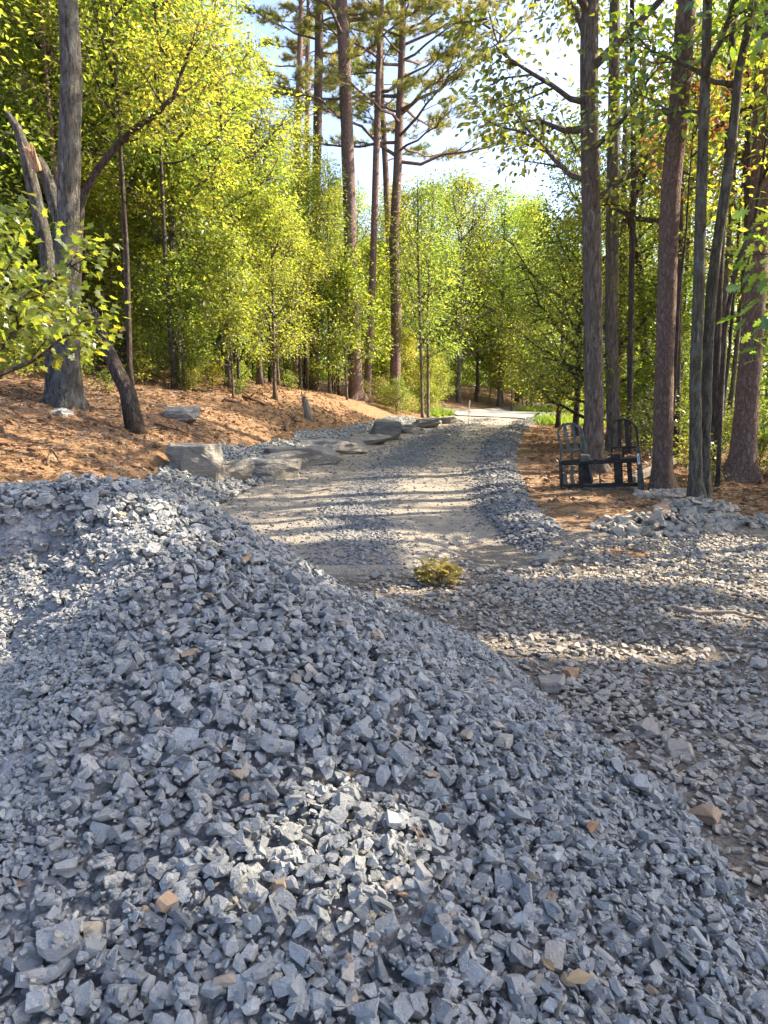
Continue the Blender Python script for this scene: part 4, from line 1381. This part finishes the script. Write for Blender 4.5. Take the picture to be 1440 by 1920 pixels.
wood(56, lambda y: (-.58 * y - 2, road_c(y) - 4.2), (14.5, 34), ['pole'], 'slender poles in the wood left of the drive',
     'slender straight trunk with a thin high crown in the wood left of the drive', 'forest_tree', ['leaf_yellow', 'leaf_bright', 'leaf_green'], ['bark_oak', 'bark_grey', 'bark_dark', 'bark_pine'], .8, left_ok, 15, .7, 1.2)
wood(12, lambda y: (road_c(y) + 5, .55 * y + 2), (16, 34), ['pole'], 'slender poles in the wood right of the drive',
     'slender straight trunk with a thin high crown right of the drive', 'forest_tree', ['leaf_yellow', 'leaf_bright'], ['bark_oak', 'bark_dark'], 1.0, lambda x, y: right_ok(x, y), 16, .7, 1.1)
wood(34, lambda y: (-.55 * y - 2, road_c(y) - 4.2), (16.5, 34), ['young_a', 'young_b', 'young_a'], 'understorey saplings left of the drive',
     'bright green sapling growing under the tall trees left of the drive', 'sapling', ['leaf_bright', 'leaf_bright', 'leaf_green', 'leaf_yellow'], ['bark_grey', 'bark_oak'], 1.0, left_ok, 6, .75, 1.25)
wood(12, lambda y: (-.60 * y - 3, road_c(y) - 3), (30, 46), ['pine'], 'pines deep in the wood left of the drive',
     'tall pine far inside the wood left of the drive', 'pine_tree', ['pine_needles'], ['bark_pine', 'bark_pine_red'], 1.6, lambda x, y: left_ok(x, y) and x < -.18 * y, 7)
end_ok = lambda x, y: off_road(x, y, .4) and (y > 37 or x < road_c(y) - 3.6 or x > road_c(y) + 3.4)
wood(20, lambda y: (-2, .40 * y), (31, 56), ['round_a', 'tall_c', 'tall_a', 'round_a'], 'bright trees beyond the end of the drive',
     'sunny yellow-green tree standing beyond the end of the drive', 'forest_tree', ['leaf_yellow', 'leaf_bright', 'leaf_bright'], ['bark_oak', 'bark_dark'], 2.0, end_ok, 8)
wood(16, lambda y: (-1, .34 * y), (30, 46), ['young_a', 'young_b'], 'saplings at the end of the drive',
     'bushy sapling at the edge of the paved road', 'sapling', ['leaf_bright', 'leaf_yellow'], ['bark_oak'], 1.3, end_ok, 9, .7, 1.0)
wood(12, lambda y: (road_c(y) + 5, .62 * y + 5), (21, 46), ['tall_a', 'tall_b', 'tall_c', 'round_a'], 'tall trees of the wood right of the drive',
     'tall tree in the backlit wood right of the drive', 'forest_tree', ['leaf_yellow', 'leaf_bright', 'leaf_yellow', 'leaf_green'], ['bark_dark', 'bark_oak'], 2.6, right_ok, 10)
wood(20, lambda y: (road_c(y) + 4.4, .58 * y + 2), (15.5, 34), ['young_a', 'young_b'], 'understorey saplings right of the drive',
     'leafy sapling under the trees right of the drive', 'sapling', ['leaf_yellow', 'leaf_yellow', 'leaf_bright'], ['bark_dark'], 1.2, lambda x, y: x > road_c(y) + 5 and off_road(x, y, .3) and road_side(x, y) < 0 and clear_shade(x, y, 7), 11, .6, 1.1)

for x, y, sc in [(1.7, 30.6, .55), (2.1, 32.4, .62), (.9, 31.6, .7), (2.5, 33.6, .5), (-.3, 33, .8)]:
    place_tree('young_b', 'sapling', x, y, sc, x * 3, 'olive-green bushy sapling at the left corner where drive meets paved road', 'tree', 'bushy saplings at the road corner', 'leaf_yellow', 'bark_oak')
for i, (u, Y, vt, key, lf, lab) in enumerate([
    (792, 35, 318, 'round_a', 'leaf_bright', 'big lime-yellow tree right behind the pair of thin stems'), (868, 38, 296, 'round_a', 'leaf_yellow', 'tallest sunny crown closing the end of the drive'),
    (948, 41, 322, 'round_a', 'leaf_bright', 'bright crown just right of the tallest sunny one at the end of the drive'), (1010, 37, 350, 'tall_c', 'leaf_yellow', 'yellow-green tree under the sky gap beside the low-hanging oaks'),
    (735, 37, 345, 'tall_a', 'leaf_bright', 'bright tree showing between the trunks of the pine group')]):
    p = at(u, vt, Y); g0 = Tz(p.x, Y); H = SPEC[key][0]
    sc = (p.z - g0) / (H + .4)
    place_tree(key, 'forest_tree', p.x, Y, sc, i * 1.7, lab, 'tree', None, lf, 'bark_oak')
    BIG.append((p.x, Y))

# low bushes and sprouts
# tall broadleaf trees whose tops make the skyline left of the pines
for i, (u, Y, vt, key, lf, lab) in enumerate([
    (290, 19, -260, 'tall_b', 'leaf_yellow', 'tall yellow-green tree rising above the bent dark tree'), (395, 21, -200, 'tall_a', 'leaf_yellow', 'full yellow-green tree right of the bent dark tree, top out of view'),
    (468, 24, 40, 'tall_b', 'leaf_yellow', 'yellow-green tree whose top borders the narrow sky gap left of the pines'), (552, 26, 165, 'tall_a', 'leaf_yellow', 'rounded yellow-green tree top in front of the tall straight pine'),
    (612, 27, 265, 'tall_c', 'leaf_yellow', 'lower yellow-green tree top just left of the thickest pine'), (60, 20, -300, 'tall_b', 'leaf_green', 'green tree towering behind the broken snag'),
    (215, 24, -300, 'tall_a', 'leaf_green', 'dense green tree right behind the grey-barked tree'), (505, 21, 330, 'round_a', 'leaf_bright', 'bright green round tree below the yellow-green tops left of the pines'),
    (425, 18.5, 395, 'young_a', 'leaf_bright', 'vivid green sapling standing out in the middle of the left wood'), (330, 18, 440, 'young_b', 'leaf_bright', 'lime green sapling left of the vivid green one')]):
    p = at(u, vt, Y); g0 = Tz(p.x, Y); H = SPEC[key][0]
    sc = (p.z - g0) / (H + .5)
    place_tree(key, 'forest_tree' if H > 8 else 'sapling', p.x, Y, sc, i * 1.3, lab, 'tree', None, lf, 'bark_oak')
    BIG.append((p.x, Y))

def low_plants(n, reg, key, name, label, group, cat, leafs, seed, smin, smax):
    rr = random.Random(seed)
    for _ in range(n):
        x, y = reg(rr)
        place_tree(key, name, x, y, rr.uniform(smin, smax), rr.uniform(0, 6.28), label, cat, group, rr.choice(leafs), 'bark_dark')
low_plants(34, lambda r: (lambda y: (road_c(y) - 2.05 - r.uniform(4.6, 11), y))(r.uniform(15, 30)), 'bush', 'bush', 'low leafy bush on the forest floor left of the drive', 'bushes left of the drive', 'bush', ['leaf_green', 'leaf_bright', 'leaf_yellow'], 21, .5, 1.1)
low_plants(30, lambda r: (lambda y: (road_c(y) + 2 + r.uniform(2.6, 9), y))(r.uniform(12, 26)), 'bush', 'bush', 'low leafy bush under the trees right of the drive', 'bushes right of the drive', 'bush', ['leaf_green', 'leaf_yellow', 'leaf_oak'], 22, .5, 1.2)
low_plants(22, lambda r: (lambda y: (road_c(y) + r.choice([-1, -1, 1]) * r.uniform(2.7, 4.6), y))(r.uniform(27, 33)), 'bush', 'bush', 'scrubby bush beside the far end of the drive', 'bushes at the end of the drive', 'bush', ['leaf_yellow', 'leaf_bright', 'leaf_olive'], 23, .4, .8)
low_plants(26, lambda r: (lambda y: (road_c(y) - 2.05 - r.uniform(3.0, 6), y))(r.uniform(10.5, 24)), 'sprout', 'sprout', 'small green sprout in the leaf litter of the dirt bank', 'sprouts on the bank', 'plant', ['leaf_bright', 'leaf_yellow', 'leaf_green'], 24, .5, 1.3)
low_plants(16, lambda r: (r.uniform(4.6, 7.5), r.uniform(9, 14)), 'sprout', 'sprout', 'small green sprout in the leaf litter near the mossy pair of trunks', 'sprouts right of the drive', 'plant', ['leaf_bright', 'leaf_yellow', 'leaf_oak'], 25, .5, 1.2)

def distant_wood():
    r = np.random.default_rng(55)
    n = 130000
    th = r.uniform(-1.0, 1.0, n)
    rad = 58 + 14 * r.random(n)
    x, y = rad * np.sin(th), rad * np.cos(th)
    top = 10.5 + 4.0 * fbm(th * 14, th * 0, 5, 3)
    z = T(x, y) + top * r.random(n) ** 1.1
    P = np.stack([x, y, z], 1)
    k = (np.abs(fbm(th * 60, z * .5, 6, 2)) < .5) | (z < 5)
    P = P[k]; m = len(P)
    ax = r.normal(size=(m, 3)); nr = np.array([0, -.4, .8]) + r.normal(size=(m, 3)) * .6
    me = leaves_mesh('distant_wood', P, ax, nr, .32 + .25 * r.random(m), np.clip(.5 + .25 * r.normal(size=m), 0, 1), 'plain')
    tag(mesh_obj('distant_wood', me, MAT['leaf_bright']), 'green mass of more woodland far behind the trees', 'woodland', kind='stuff')
distant_wood()

# ------------------------------------------------------------------ rocks of the low dry wall
def rock_mesh(name, size, seed, cuts=7, rough=.05, tint=.5, near=(.66, .9)):
    V, L, N = chop_rock(seed, cuts, (1, 1, 1), .0, near)
    bm = bmesh.new()
    vs = [bm.verts.new(v) for v in V]
    i = 0
    for n in N:
        try: bm.faces.new([vs[k] for k in L[i:i + n]])
        except ValueError: pass
        i += n
    bmesh.ops.bevel(bm, geom=list(bm.edges), offset=.05, segments=1, affect='EDGES', clamp_overlap=True)
    bmesh.ops.triangulate(bm, faces=bm.faces)
    bmesh.ops.subdivide_edges(bm, edges=bm.edges, cuts=3, use_grid_fill=True)
    lo = np.array([v.co[:] for v in bm.verts]); mn, mx = lo.min(0), lo.max(0)
    for v in bm.verts:
        c = Vector([((v.co[k] - mn[k]) / (mx[k] - mn[k]) - .5) for k in range(3)])
        q = Vector((c.x * 2.2 + seed, c.y * 2.2, c.z * 5))
        d = mnoise.fractal(q, 1, 2, 5) * rough * 1.6 + mnoise.noise(q * 4) * rough * .5
        c += c.normalized() * d
        v.co = Vector((c.x * size[0], c.y * size[1], (c.z + .5) * size[2]))
    me = bpy.data.meshes.new(name); bm.to_mesh(me); bm.free()
    a = me.attributes.new('tint', 'FLOAT', 'FACE')
    a.data.foreach_set('value', np.full(len(me.polygons), tint, dtype=np.float32))
    me.shade_flat()
    return me

def boulder(u, vbase, Y, w, d, h, yaw, tint, label, seed, name='boulder', cat='rock', mat='boulder_rock', grp='rocks of the low wall', sink=.06, **kw):
    p = at(u, vbase, Y)
    z = min(Tz(p.x, p.y), Tz(p.x, p.y - d * .4))
    o = mesh_obj(name, rock_mesh(name, (w, d, h + sink), seed, tint=tint, **kw), MAT[mat])
    o.location = (p.x, p.y + d * .35, z - sink)
    o.rotation_euler = (R(random.Random(seed).uniform(-4, 4)), R(random.Random(seed + 1).uniform(-4, 4)), yaw)
    return tag(o, label, cat, grp)

boulder(362, 930, 10.3, .74, .60, .46, .25, .75, 'big square tan-sided block, nearest rock of the low wall', 501, near=(.85, 1.05), cuts=5)
boulder(436, 912, 10.9, .5, .6, .30, .4, .95, 'small tan rock wedged against the big square block', 502)
boulder(486, 894, 11.7, 1.0, .8, .30, .6, .45, 'grey sloping slab third along the low wall', 503, near=(.7, .95))
boulder(512, 872, 12.9, 1.0, .7, .24, .5, .6, 'thin weathered slab tucked behind the grey sloping slab', 504)
boulder(562, 868, 13.7, 1.5, .85, .32, .45, .4, 'long flat-topped block with a pale end, midway along the low wall', 505, near=(.8, 1.0), cuts=5)
boulder(622, 846, 15.6, 1.35, .8, .30, .5, .35, 'wedge-shaped grey rock with an undercut dark base', 506)
boulder(677, 824, 18.0, 1.3, .8, .24, .4, .6, 'low flat pale rock beyond the undercut wedge', 507)
boulder(671, 808, 18.9, .36, .3, .2, .3, 1.0, 'little reddish stone sitting on the low flat pale rock', 508, mat='tan_stone')
boulder(722, 822, 19.6, .68, .6, .5, .3, .65, 'upright squarish block at the far turn of the low wall', 509, near=(.85, 1.05), cuts=5)
boulder(655, 834, 16.8, .8, .6, .22, .7, .5, 'flat grey slab between the undercut wedge and the low pale rock', 515)
boulder(585, 856, 14.4, .7, .6, .22, .2, .8, 'tan flat stone set before the undercut wedge', 516)
boulder(765, 812, 22.0, .9, .6, .26, .3, .4, 'grey flat rock just past the upright squarish block', 517)
boulder(800, 802, 24.6, .8, .6, .3, .3, .5, 'small pale rock where the wall fades out beside the bright trees', 510)
boulder(848, 797, 26.8, .7, .5, .25, .4, .6, 'farthest pale rock at the left edge of the drive', 511)
boulder(338, 745, 13.6, .62, .4, .26, .2, .3, 'flat grey rock lying on the dirt bank right of the leaning stub', 512, grp=None)
boulder(112, 775, 10.9, .3, .25, .12, .5, .3, 'pale blue-grey stone at the foot of the grey-barked tree', 513, grp=None, mat='crushed_stone')
boulder(1240, 985, 8.5, .26, .2, .14, .3, .9, 'tan-topped stone on the rubble mound beside the clay', 514, grp=None, mat='tan_stone')
for (u, v, w, t, lab, sd) in [(1275, 1425, .13, .35, 'flat grey slab at the foot of the heap beside the bare dirt', 521), (1075, 1275, .11, .9, 'upright tan-grey stone near the foot of the heap', 522),
                              (1215, 1385, .12, .3, 'grey block half on the bare dirt strip', 523), (1330, 1545, .11, .75, 'flat pinkish stone on the bare dirt near the right edge', 524),
                              (1040, 1300, .14, .2, 'dark grey slab on the dirt strip below the heap', 525), (1030, 1060, .2, .25, 'dark jagged stone standing up at the shade line of the yard', 526)]:
    Y = 1.5
    while at(u, v, Y).z > Tz(at(u, v, Y).x, Y): Y += .02
    boulder(u, v, Y, w, w * .8, w * .45, sd * .7, t, lab, sd, name='loose_stone', cat='stone', mat='yard_stone' if t < .7 else 'tan_stone', grp=None, sink=.01, rough=.03)

# ------------------------------------------------------------------ steel fork frame leaning among the trunks
def fork_frame():
    Y = 10.75
    base = at(1128, 920, Y); base.z = Tz(base.x, base.y)
    t = empty('loader_fork_frame', base, 'dark steel loader fork carriage with two arched guards standing on the red clay', 'machine attachment')
    def q(x, y, dy=0.0):
        return at(1020 + x / 6.545, 770 + y / 6.545, Y + dy) - base
    st, wn = MAT['painted_steel'], MAT['worn_steel']
    def tube_part(name, chain, r, mat, parent=t, sq=False):
        mb = MB()
        for a, b in zip(chain[:-1], chain[1:]):
            if sq: mb.bar(a, b, r * 2, r * 1.4)
        if not sq: mb.tube(chain, [r] * len(chain), 10)
        return mb.build(name, mat, parent, bevel=.003 if sq else 0, smooth=False)
    # rails
    m = MB(); m.bar(q(185, 640), q(1150, 602), .075, .075); m.build('top_rail', st, t, bevel=.008)
    m = MB(); m.bar(q(215, 925), q(1160, 905), .055, .09); m.build('bottom_rail', st, t, bevel=.006)
    m = MB(); m.bar(q(215, 945, .02), q(215, 945, .02) + Vector((1.08, -.02, -.012)), .035, .04)
    a, b = q(490, 950, -.10), q(1190, 985, -.10)
    m = MB(); m.bar(q(480, 948, -.06), q(1180, 975, -.06), .028, .24); m.build('base_plate', wn, t, bevel=.004)
    m = MB(); m.bar(q(200, 615), q(218, 950), .03, .12); m.build('side_plate', st, t, bevel=.004)
    # tapered right plate
    m = MB()
    out = [(1128, 440), (1165, 430), (1200, 650), (1228, 880), (1228, 985), (1150, 985), (1142, 700)]
    V = [q(x, y, -.09) for x, y in out] + [q(x, y, -.05) for x, y in out]
    n = len(out)
    m.add(V, [list(range(n)), list(range(n, 2 * n))[::-1]] + [[(i + 1) % n, i, n + i, n + (i + 1) % n] for i in range(n)])
    sp = m.build('side_plate', wn, t)
    m = MB(); V = [q(x, y, -.094) for x, y in [(1138, 532), (1166, 522), (1184, 652), (1152, 662)]]; V += [v + Vector((0, .002, 0)) for v in V]
    m.add(V, [[0, 1, 2, 3], [7, 6, 5, 4], [0, 4, 5, 1], [1, 5, 6, 2], [2, 6, 7, 3], [3, 7, 4, 0]])
    m.build('sticker', MAT['sticker_white'], sp)
    m = MB()
    for k in range(3):
        V = [q(x, y, -.096) for x, y in [(1148 + 3 * k, 562 + 24 * k), (1164 + 3 * k, 558 + 24 * k), (1166 + 3 * k, 570 + 24 * k), (1150 + 3 * k, 574 + 24 * k)]]
        m.add(V, [[0, 1, 2, 3]])
    m.build('sticker_print', st, sp)
    # mounting plates and braces between the rails
    for x0, y0, x1, y1, w, mt in [(462, 630, 470, 925, .09, st), (520, 660, 560, 890, .10, st), (905, 620, 920, 900, .115, st), (1042, 620, 1060, 880, .06, st)]:
        m = MB(); m.bar(q(x0, y0, .02), q(x1, y1, .02), w, .05); m.build('mounting_plate', mt, t, bevel=.005)
    for ch, w in [([(555, 660), (600, 880)], .028), ([(300, 690), (245, 690), (205, 785)], .035), ([(240, 770), (255, 905)], .09), ([(355, 680), (335, 800), (360, 900)], .055)]:
        for a, b in zip(ch[:-1], ch[1:]):
            m = MB(); m.bar(q(*a, -.045), q(*b, -.045), w, .02); m.build('brace', wn, t, bevel=.003)
    tube_part('bent_rod', [q(715, 660, -.05), q(690, 690, -.06), q(685, 800, -.05), q(690, 900, -.03)], .012, wn)
    m = MB(); m.box(q(875, 560, .0), (.13, .10, .09)); m.build('latch_box', st, t, bevel=.008)
    m = MB(); m.box(q(490, 580, -.02), (.14, .12, .11)); m.build('hook_mount', wn, t, bevel=.012)
    m = MB(); m.tube([q(545, 600, -.05), q(565, 592, -.06), q(580, 604, -.06), q(600, 598, -.06)], [.012] * 4, 6); m.build('chain_end', wn, t)
    # arched guards
    def guard(arch, bars, cross, lower, label, mat, r):
        g = tube_part('guard', arch, r, mat, sq=True)
        if label: g['label'] = label
        for a, b in bars:
            m = MB(); m.bar(a, b, .05, .012); m.build('guard_bar', mat, g)
        m = MB(); m.bar(cross[0], cross[1], .028, .03); m.build('cross_bar', mat, g)
        for a, b in lower:
            m = MB(); m.bar(a, b, .03, .02); m.build('guard_foot', mat, g)
    guard([q(200, 610, .05), q(215, 470, .07), (q(168, 262, .16)), q(232, 168, .17), q(360, 158, .17), q(468, 235, .16), q(500, 470, .07), q(505, 610, .05)],
          [(q(248, 180, .165), q(303, 480, .075)), (q(345, 168, .165), q(402, 472, .075)), (q(448, 225, .16), q(470, 472, .075))],
          (q(205, 490, .07), q(500, 470, .07)), [(q(340, 485, .07), q(340, 600, .05))], 'worn grey-green arched guard at the left', wn, .016)
    guard([q(832, 600, .05), q(832, 185, .14), q(880, 118, .15), q(985, 106, .15), q(1062, 132, .15), q(1135, 200, .14), q(1160, 470, .06)],
          [(q(920, 122, .15), q(930, 450, .07)), (q(1003, 112, .15), q(1032, 448, .07))],
          (q(828, 455, .07), q(1140, 447, .07)), [(q(975, 455, .07), q(970, 600, .05))], 'dark arched guard at the right', st, .015)
fork_frame()

def timber():
    a, b = at(1185, 905, 11.6), at(1262, 868, 12.6)
    a.z, b.z = Tz(a.x, a.y) + .05, Tz(b.x, b.y) + .22
    m = MB(); m.bar(a, b, .12, .10, Vector((0, 0, 1)))
    m.v = [tuple(Vector(p) - a) for p in m.v]
    o = m.build('wood_plank', MAT['grey_wood'], bevel=.006); o.location = a
    tag(o, 'weathered squared plank propped behind the reddish pine trunk', 'plank')
timber()

# ------------------------------------------------------------------ stake, stump, sticks, roots
def post():
    p = at(879, 792, 26.5); z = Tz(p.x, p.y)
    m = MB(); m.tube([(0, 0, -.1), (.01, 0, .3), (.0, 0, .62), (.015, 0, .86)], [.022, .021, .02, .018], 8)
    o = m.build('marker_stake', MAT['pale_post']); o.location = (p.x, p.y, z)
    tag(o, 'thin pale marker stake at the left edge of the drive near its far end', 'stake')
post()

def stump():
    p = at(575, 738, 19.5); z = Tz(p.x, p.y)
    m = MB(); rr = random.Random(3)
    m.tube([(.05, 0, -.1), (0, 0, .2), (-.06, 0, .5)], [.14, .10, .075], 9, wob=.15, seed=2)
    for k in range(8):
        a = k * .78
        m.tube([(-.05 + .05 * math.cos(a), .05 * math.sin(a), .42), (-.10 + .05 * math.cos(a), .05 * math.sin(a), .5 + rr.uniform(.08, .3))], [.028, .004], 4)
    o = m.build('tree_stump', MAT['grey_wood']); o.location = (p.x, p.y, z)
    tag(o, 'jagged pale snapped stump at the top of the dirt bank', 'stump')
stump()

def ground_hit(u, v, y0=1.5):
    Y = y0
    while Y < 45 and at(u, v, Y).z > Tz(at(u, v, Y).x, Y): Y += .02
    p = at(u, v, Y); p.z = Tz(p.x, p.y)
    return p

def stick(pix, r0, label, seed, name='stick', cat='stick', mat='root_wood', lift=.02, taper=.35, arch=0.0, forks=0):
    pts = [ground_hit(u, v, 4.5) for u, v in pix]
    base = pts[0].copy()
    rr = random.Random(seed)
    N = 10; P = []
    for i in range(N + 1):
        q = i / N * (len(pts) - 1); k = min(int(q), len(pts) - 2)
        p = pts[k].lerp(pts[k + 1], q - k)
        p.z = max(Tz(p.x, p.y), p.z) + lift + arch * math.sin(math.pi * i / N) + rr.uniform(-.006, .012)
        P.append(p - base)
    m = MB(); m.tube(P, [r0 * (1 - (1 - taper) * i / N) for i in range(N + 1)], 7, wob=.15, seed=seed)
    for f in range(forks):
        k = rr.randint(3, 8); d = Vector((rr.uniform(-.3, .3), rr.uniform(-.2, .2), rr.uniform(.05, .25)))
        m.tube([P[k], P[k] + d * .6, P[k] + d + Vector((0, 0, -.03))], [r0 * .5, r0 * .35, r0 * .12], 5)
    o = m.build(name, MAT[mat], smooth=True); o.location = base
    return tag(o, label, cat)
stick([(1268, 1152), (1300, 1160), (1340, 1158), (1385, 1160), (1440, 1176)], .022, 'long pale curved stick lying on the yard gravel at the right', 1, mat='grey_wood', lift=.035)
stick([(205, 800), (225, 806), (252, 804)], .035, 'short split branch on the dirt bank below the grey-barked tree', 2)
stick([(290, 797), (330, 812), (358, 820), (385, 830)], .022, 'bent root running across the dirt bank in the middle', 3, name='root', cat='root', forks=2, arch=.04)
stick([(455, 745), (475, 755), (500, 762)], .05, 'upturned dark root knot at the upper edge of the dirt bank', 4, name='root', cat='root', forks=5, arch=.05)
stick([(420, 752), (440, 756), (452, 757)], .05, 'low dark root lump left of the upturned root knot', 5, name='root', cat='root', forks=1)
stick([(535, 810), (548, 800), (556, 793)], .05, 'short upright broken root above the long flat-topped block', 6, name='root', cat='root', arch=.14, forks=3)
stick([(455, 728), (490, 732), (523, 735)], .028, 'straight dark branch on the leaf litter above the root knot', 7, mat='root_wood', lift=.06)
stick([(590, 762), (620, 775), (640, 785)], .022, 'thin root on the bank below the thickest pine', 8, name='root', cat='root', forks=1)
stick([(60, 790), (100, 800), (130, 812)], .016, 'thin dark root at the left end of the dirt bank', 9, name='root', cat='root', forks=2)
stick([(88, 876), (100, 868), (112, 872)], .018, 'hooked root end poking out behind the heap', 10, name='root', cat='root', arch=.10)
stick([(250, 700), (300, 708), (330, 700)], .022, 'long thin branch on the forest floor behind the leaning stub', 11, lift=.05)
stick([(1130, 985), (1150, 992), (1160, 1000)], .018, 'short stick on the red clay in front of the fork frame', 12)

# ------------------------------------------------------------------ leaf clump, fallen leaves, pine straw
def leaf_clump():
    p = ground_hit(820, 1094); r = np.random.default_rng(5)
    t = empty('leaf_clump', (p.x, p.y, p.z + .02), 'wilting tuft of yellow-green leaves lying alone on the drive', 'leafy twig')
    n = 150
    th = r.uniform(0, 6.28, n); rad = .145 * np.sqrt(r.random(n))
    P = np.stack([rad * np.cos(th) * 1.1, rad * np.sin(th), .015 + .16 * r.random(n) * (1 - (rad / .19) ** 2)], 1)
    ax = np.stack([np.cos(th), np.sin(th), r.uniform(-.2, .8, n)], 1) + r.normal(size=(n, 3)) * .4
    nr = np.array([0, 0, 1.0]) + r.normal(size=(n, 3)) * .5
    mesh_obj('leaves', leaves_mesh('leaves', P, ax, nr, .05 + .045 * r.random(n), np.clip(.55 + .25 * r.normal(size=n), 0, 1), 'maple'), MAT['leaf_olive'], t)
    m = MB()
    for k in range(9):
        a = k * .7; m.tube([(0, 0, .0), (.06 * math.cos(a), .06 * math.sin(a), .07), (.13 * math.cos(a), .13 * math.sin(a), .09)], [.005, .004, .002], 5)
    m.build('twig', MAT['root_wood'], t)
leaf_clump()

def heap_leaf():
    p = on_heap(1060, 1866)
    r = np.random.default_rng(8)
    me = leaves_mesh('dry_leaf', np.array([[0, 0, .012], [-.02, .02, .016]]), np.array([[1, .15, .1], [-.6, .9, .2]]), np.array([[0, -.3, 1.], [.1, -.4, 1]]), np.array([.062, .04]), np.array([.95, .7]), 'oval')
    o = mesh_obj('dry_leaf', me, MAT['leaf_dry']); o.location = p + Vector((0, 0, .025))
    tag(o, 'curled dry tan leaf on the heap near the bottom right', 'leaf')
    p = on_heap(785, 1600)
    m = MB()
    for d in [(.022, -.055, .01), (.042, -.05, .012), (.03, -.065, .005)]:
        m.tube([(0, 0, .02), (d[0] * .5, d[1] * .5, .024 + d[2]), d], [.0012, .0012, .0007], 4)
    o = m.build('pine_needle_cluster', MAT['split_wood']); o.location = p + Vector((-.02, .03, .03))
    tag(o, 'brown pine needle cluster on the stones right of the sunlit patch', 'pine needles')
heap_leaf()

def litter():
    r = np.random.default_rng(12)
    n = 60000
    y = 7 + 26 * r.random(n) ** 1.3
    left = r.random(n) < .62
    dl = r.uniform(1.2, 22, n)
    x = np.where(left, road_c(y) - 2.05 - dl, road_c(y) + 2 + r.uniform(.4, 14, n))
    far = np.where(left, ss(dl, 2.4, 4.6), np.maximum(ss(x, 4.3, 6), ss(y, 11, 14)))
    k = (r.random(n) < .05 + .95 * far) & (np.abs(x) < .62 * y + 1) & (y > np.where(left, 7.5, 8.5))
    x, y = x[k], y[k]; m = len(x)
    P = np.stack([x, y, T(x, y) + .012 + .02 * r.random(m)], 1)
    me = leaves_mesh('leaf_litter', P, r.normal(size=(m, 3)) * [1, 1, .25], np.array([0, 0, 1.0]) + r.normal(size=(m, 3)) * .35, .06 + .06 * r.random(m), np.clip(.5 + .28 * r.normal(size=m), 0, 1), 'oval')
    tag(mesh_obj('fallen_leaves', me, MAT['leaf_dry']), 'brown fallen leaves covering the forest floor', 'leaf litter', kind='stuff')
    # clods of red clay
    n = 9000
    left = r.random(n) < .7
    y = 6.5 + 18 * r.random(n) ** 1.2
    x = np.where(left, road_c(y) - 2.05 - .8 - 3.6 * r.random(n), road_c(y) + 2 + 3.4 * r.random(n) ** .8)
    s = .012 + .05 * r.random(n) ** 3.5
    k = left | ((y > 8.2) & (y < 13))
    x, y, s = x[k], y[k], s[k]; m = len(x)
    me = scatter_mesh('clods', ROCKS_LO, np.stack([x, y, T(x, y) + s * .1], 1), rot_from(r.normal(size=(m, 3)) * .4 + [0, 0, 1], r.uniform(0, 6.28, m)), s, r.random(m))
    o = mesh_obj('clay_clods', me, MAT['forest_soil'])
    tag(o, 'crumbled clods of red clay on the bank and beside the drive', 'dirt', kind='stuff')
    # pine straw and twigs strewn over the bank
    n = 9000
    left = r.random(n) < .75
    y = 7.5 + 15 * r.random(n) ** 1.2
    x = np.where(left, road_c(y) - 2.05 - 1.2 - 6 * r.random(n), road_c(y) + 2.2 + 4.5 * r.random(n))
    k = left | (y > 8.6)
    x, y = x[k], y[k]; m = len(x)
    P = np.stack([x, y, T(x, y) + .02], 1); L_ = .08 + .24 * r.random(m) ** 2
    a = r.uniform(0, 6.28, m); D = np.stack([np.cos(a), np.sin(a), r.normal(size=m) * .12], 1) * L_[:, None] / 2
    W = np.stack([-np.sin(a), np.cos(a), np.zeros(m)], 1) * (.0025 + .005 * r.random(m) ** 3)[:, None]
    U = np.array([0, 0, 1.0]) * (.004 + .004 * r.random(m))[:, None]
    V = np.stack([P - D - W, P - D + W, P + D + W * .6, P + D - W * .6, P - D + U, P + D + U], 1).reshape(-1, 3)
    F = np.array([[0, 4, 5, 3], [4, 1, 2, 5], [0, 3, 2, 1]])
    loops = (F.ravel()[None] + (np.arange(m) * 6)[:, None]).ravel()
    me = raw_mesh('straw', V, loops, np.arange(m * 3) * 4, face_attrs={'tint': np.repeat(.7 * r.random(m) ** 1.5, 3)})
    tag(mesh_obj('pine_straw', me, MAT['leaf_dry']), 'pine straw and thin twigs strewn over the clay', 'pine straw', kind='stuff')
    # grass at the far verge
    n = 4500
    i = r.integers(5, len(PRX) - 5, n)
    sd = np.where(r.random(n) < .6, 1, -1)
    off = sd * (2.7 + 2.2 * r.random(n) ** 1.5)
    dx, dy = np.gradient(PRX)[i], np.gradient(PRY)[i]; ln = np.hypot(dx, dy)
    x, y = PRX[i] - dy / ln * off + r.normal(size=n) * .2, PRY[i] + dx / ln * off + r.normal(size=n) * .2
    k = (np.abs(x - road_c(y)) > 2.2) | (y > 36)
    x, y = x[k], y[k]; m = len(x)
    P = np.stack([x, y, T(x, y)], 1)
    me = leaves_mesh('grass', P, np.array([0, 0, 1.0]) + r.normal(size=(m, 3)) * .35, r.normal(size=(m, 3)), .2 + .3 * r.random(m), r.random(m), 'needles')
    tag(mesh_obj('verge_grass', me, MAT['grass_blades']), 'green grass on the verge of the paved road', 'grass', kind='stuff')
litter()
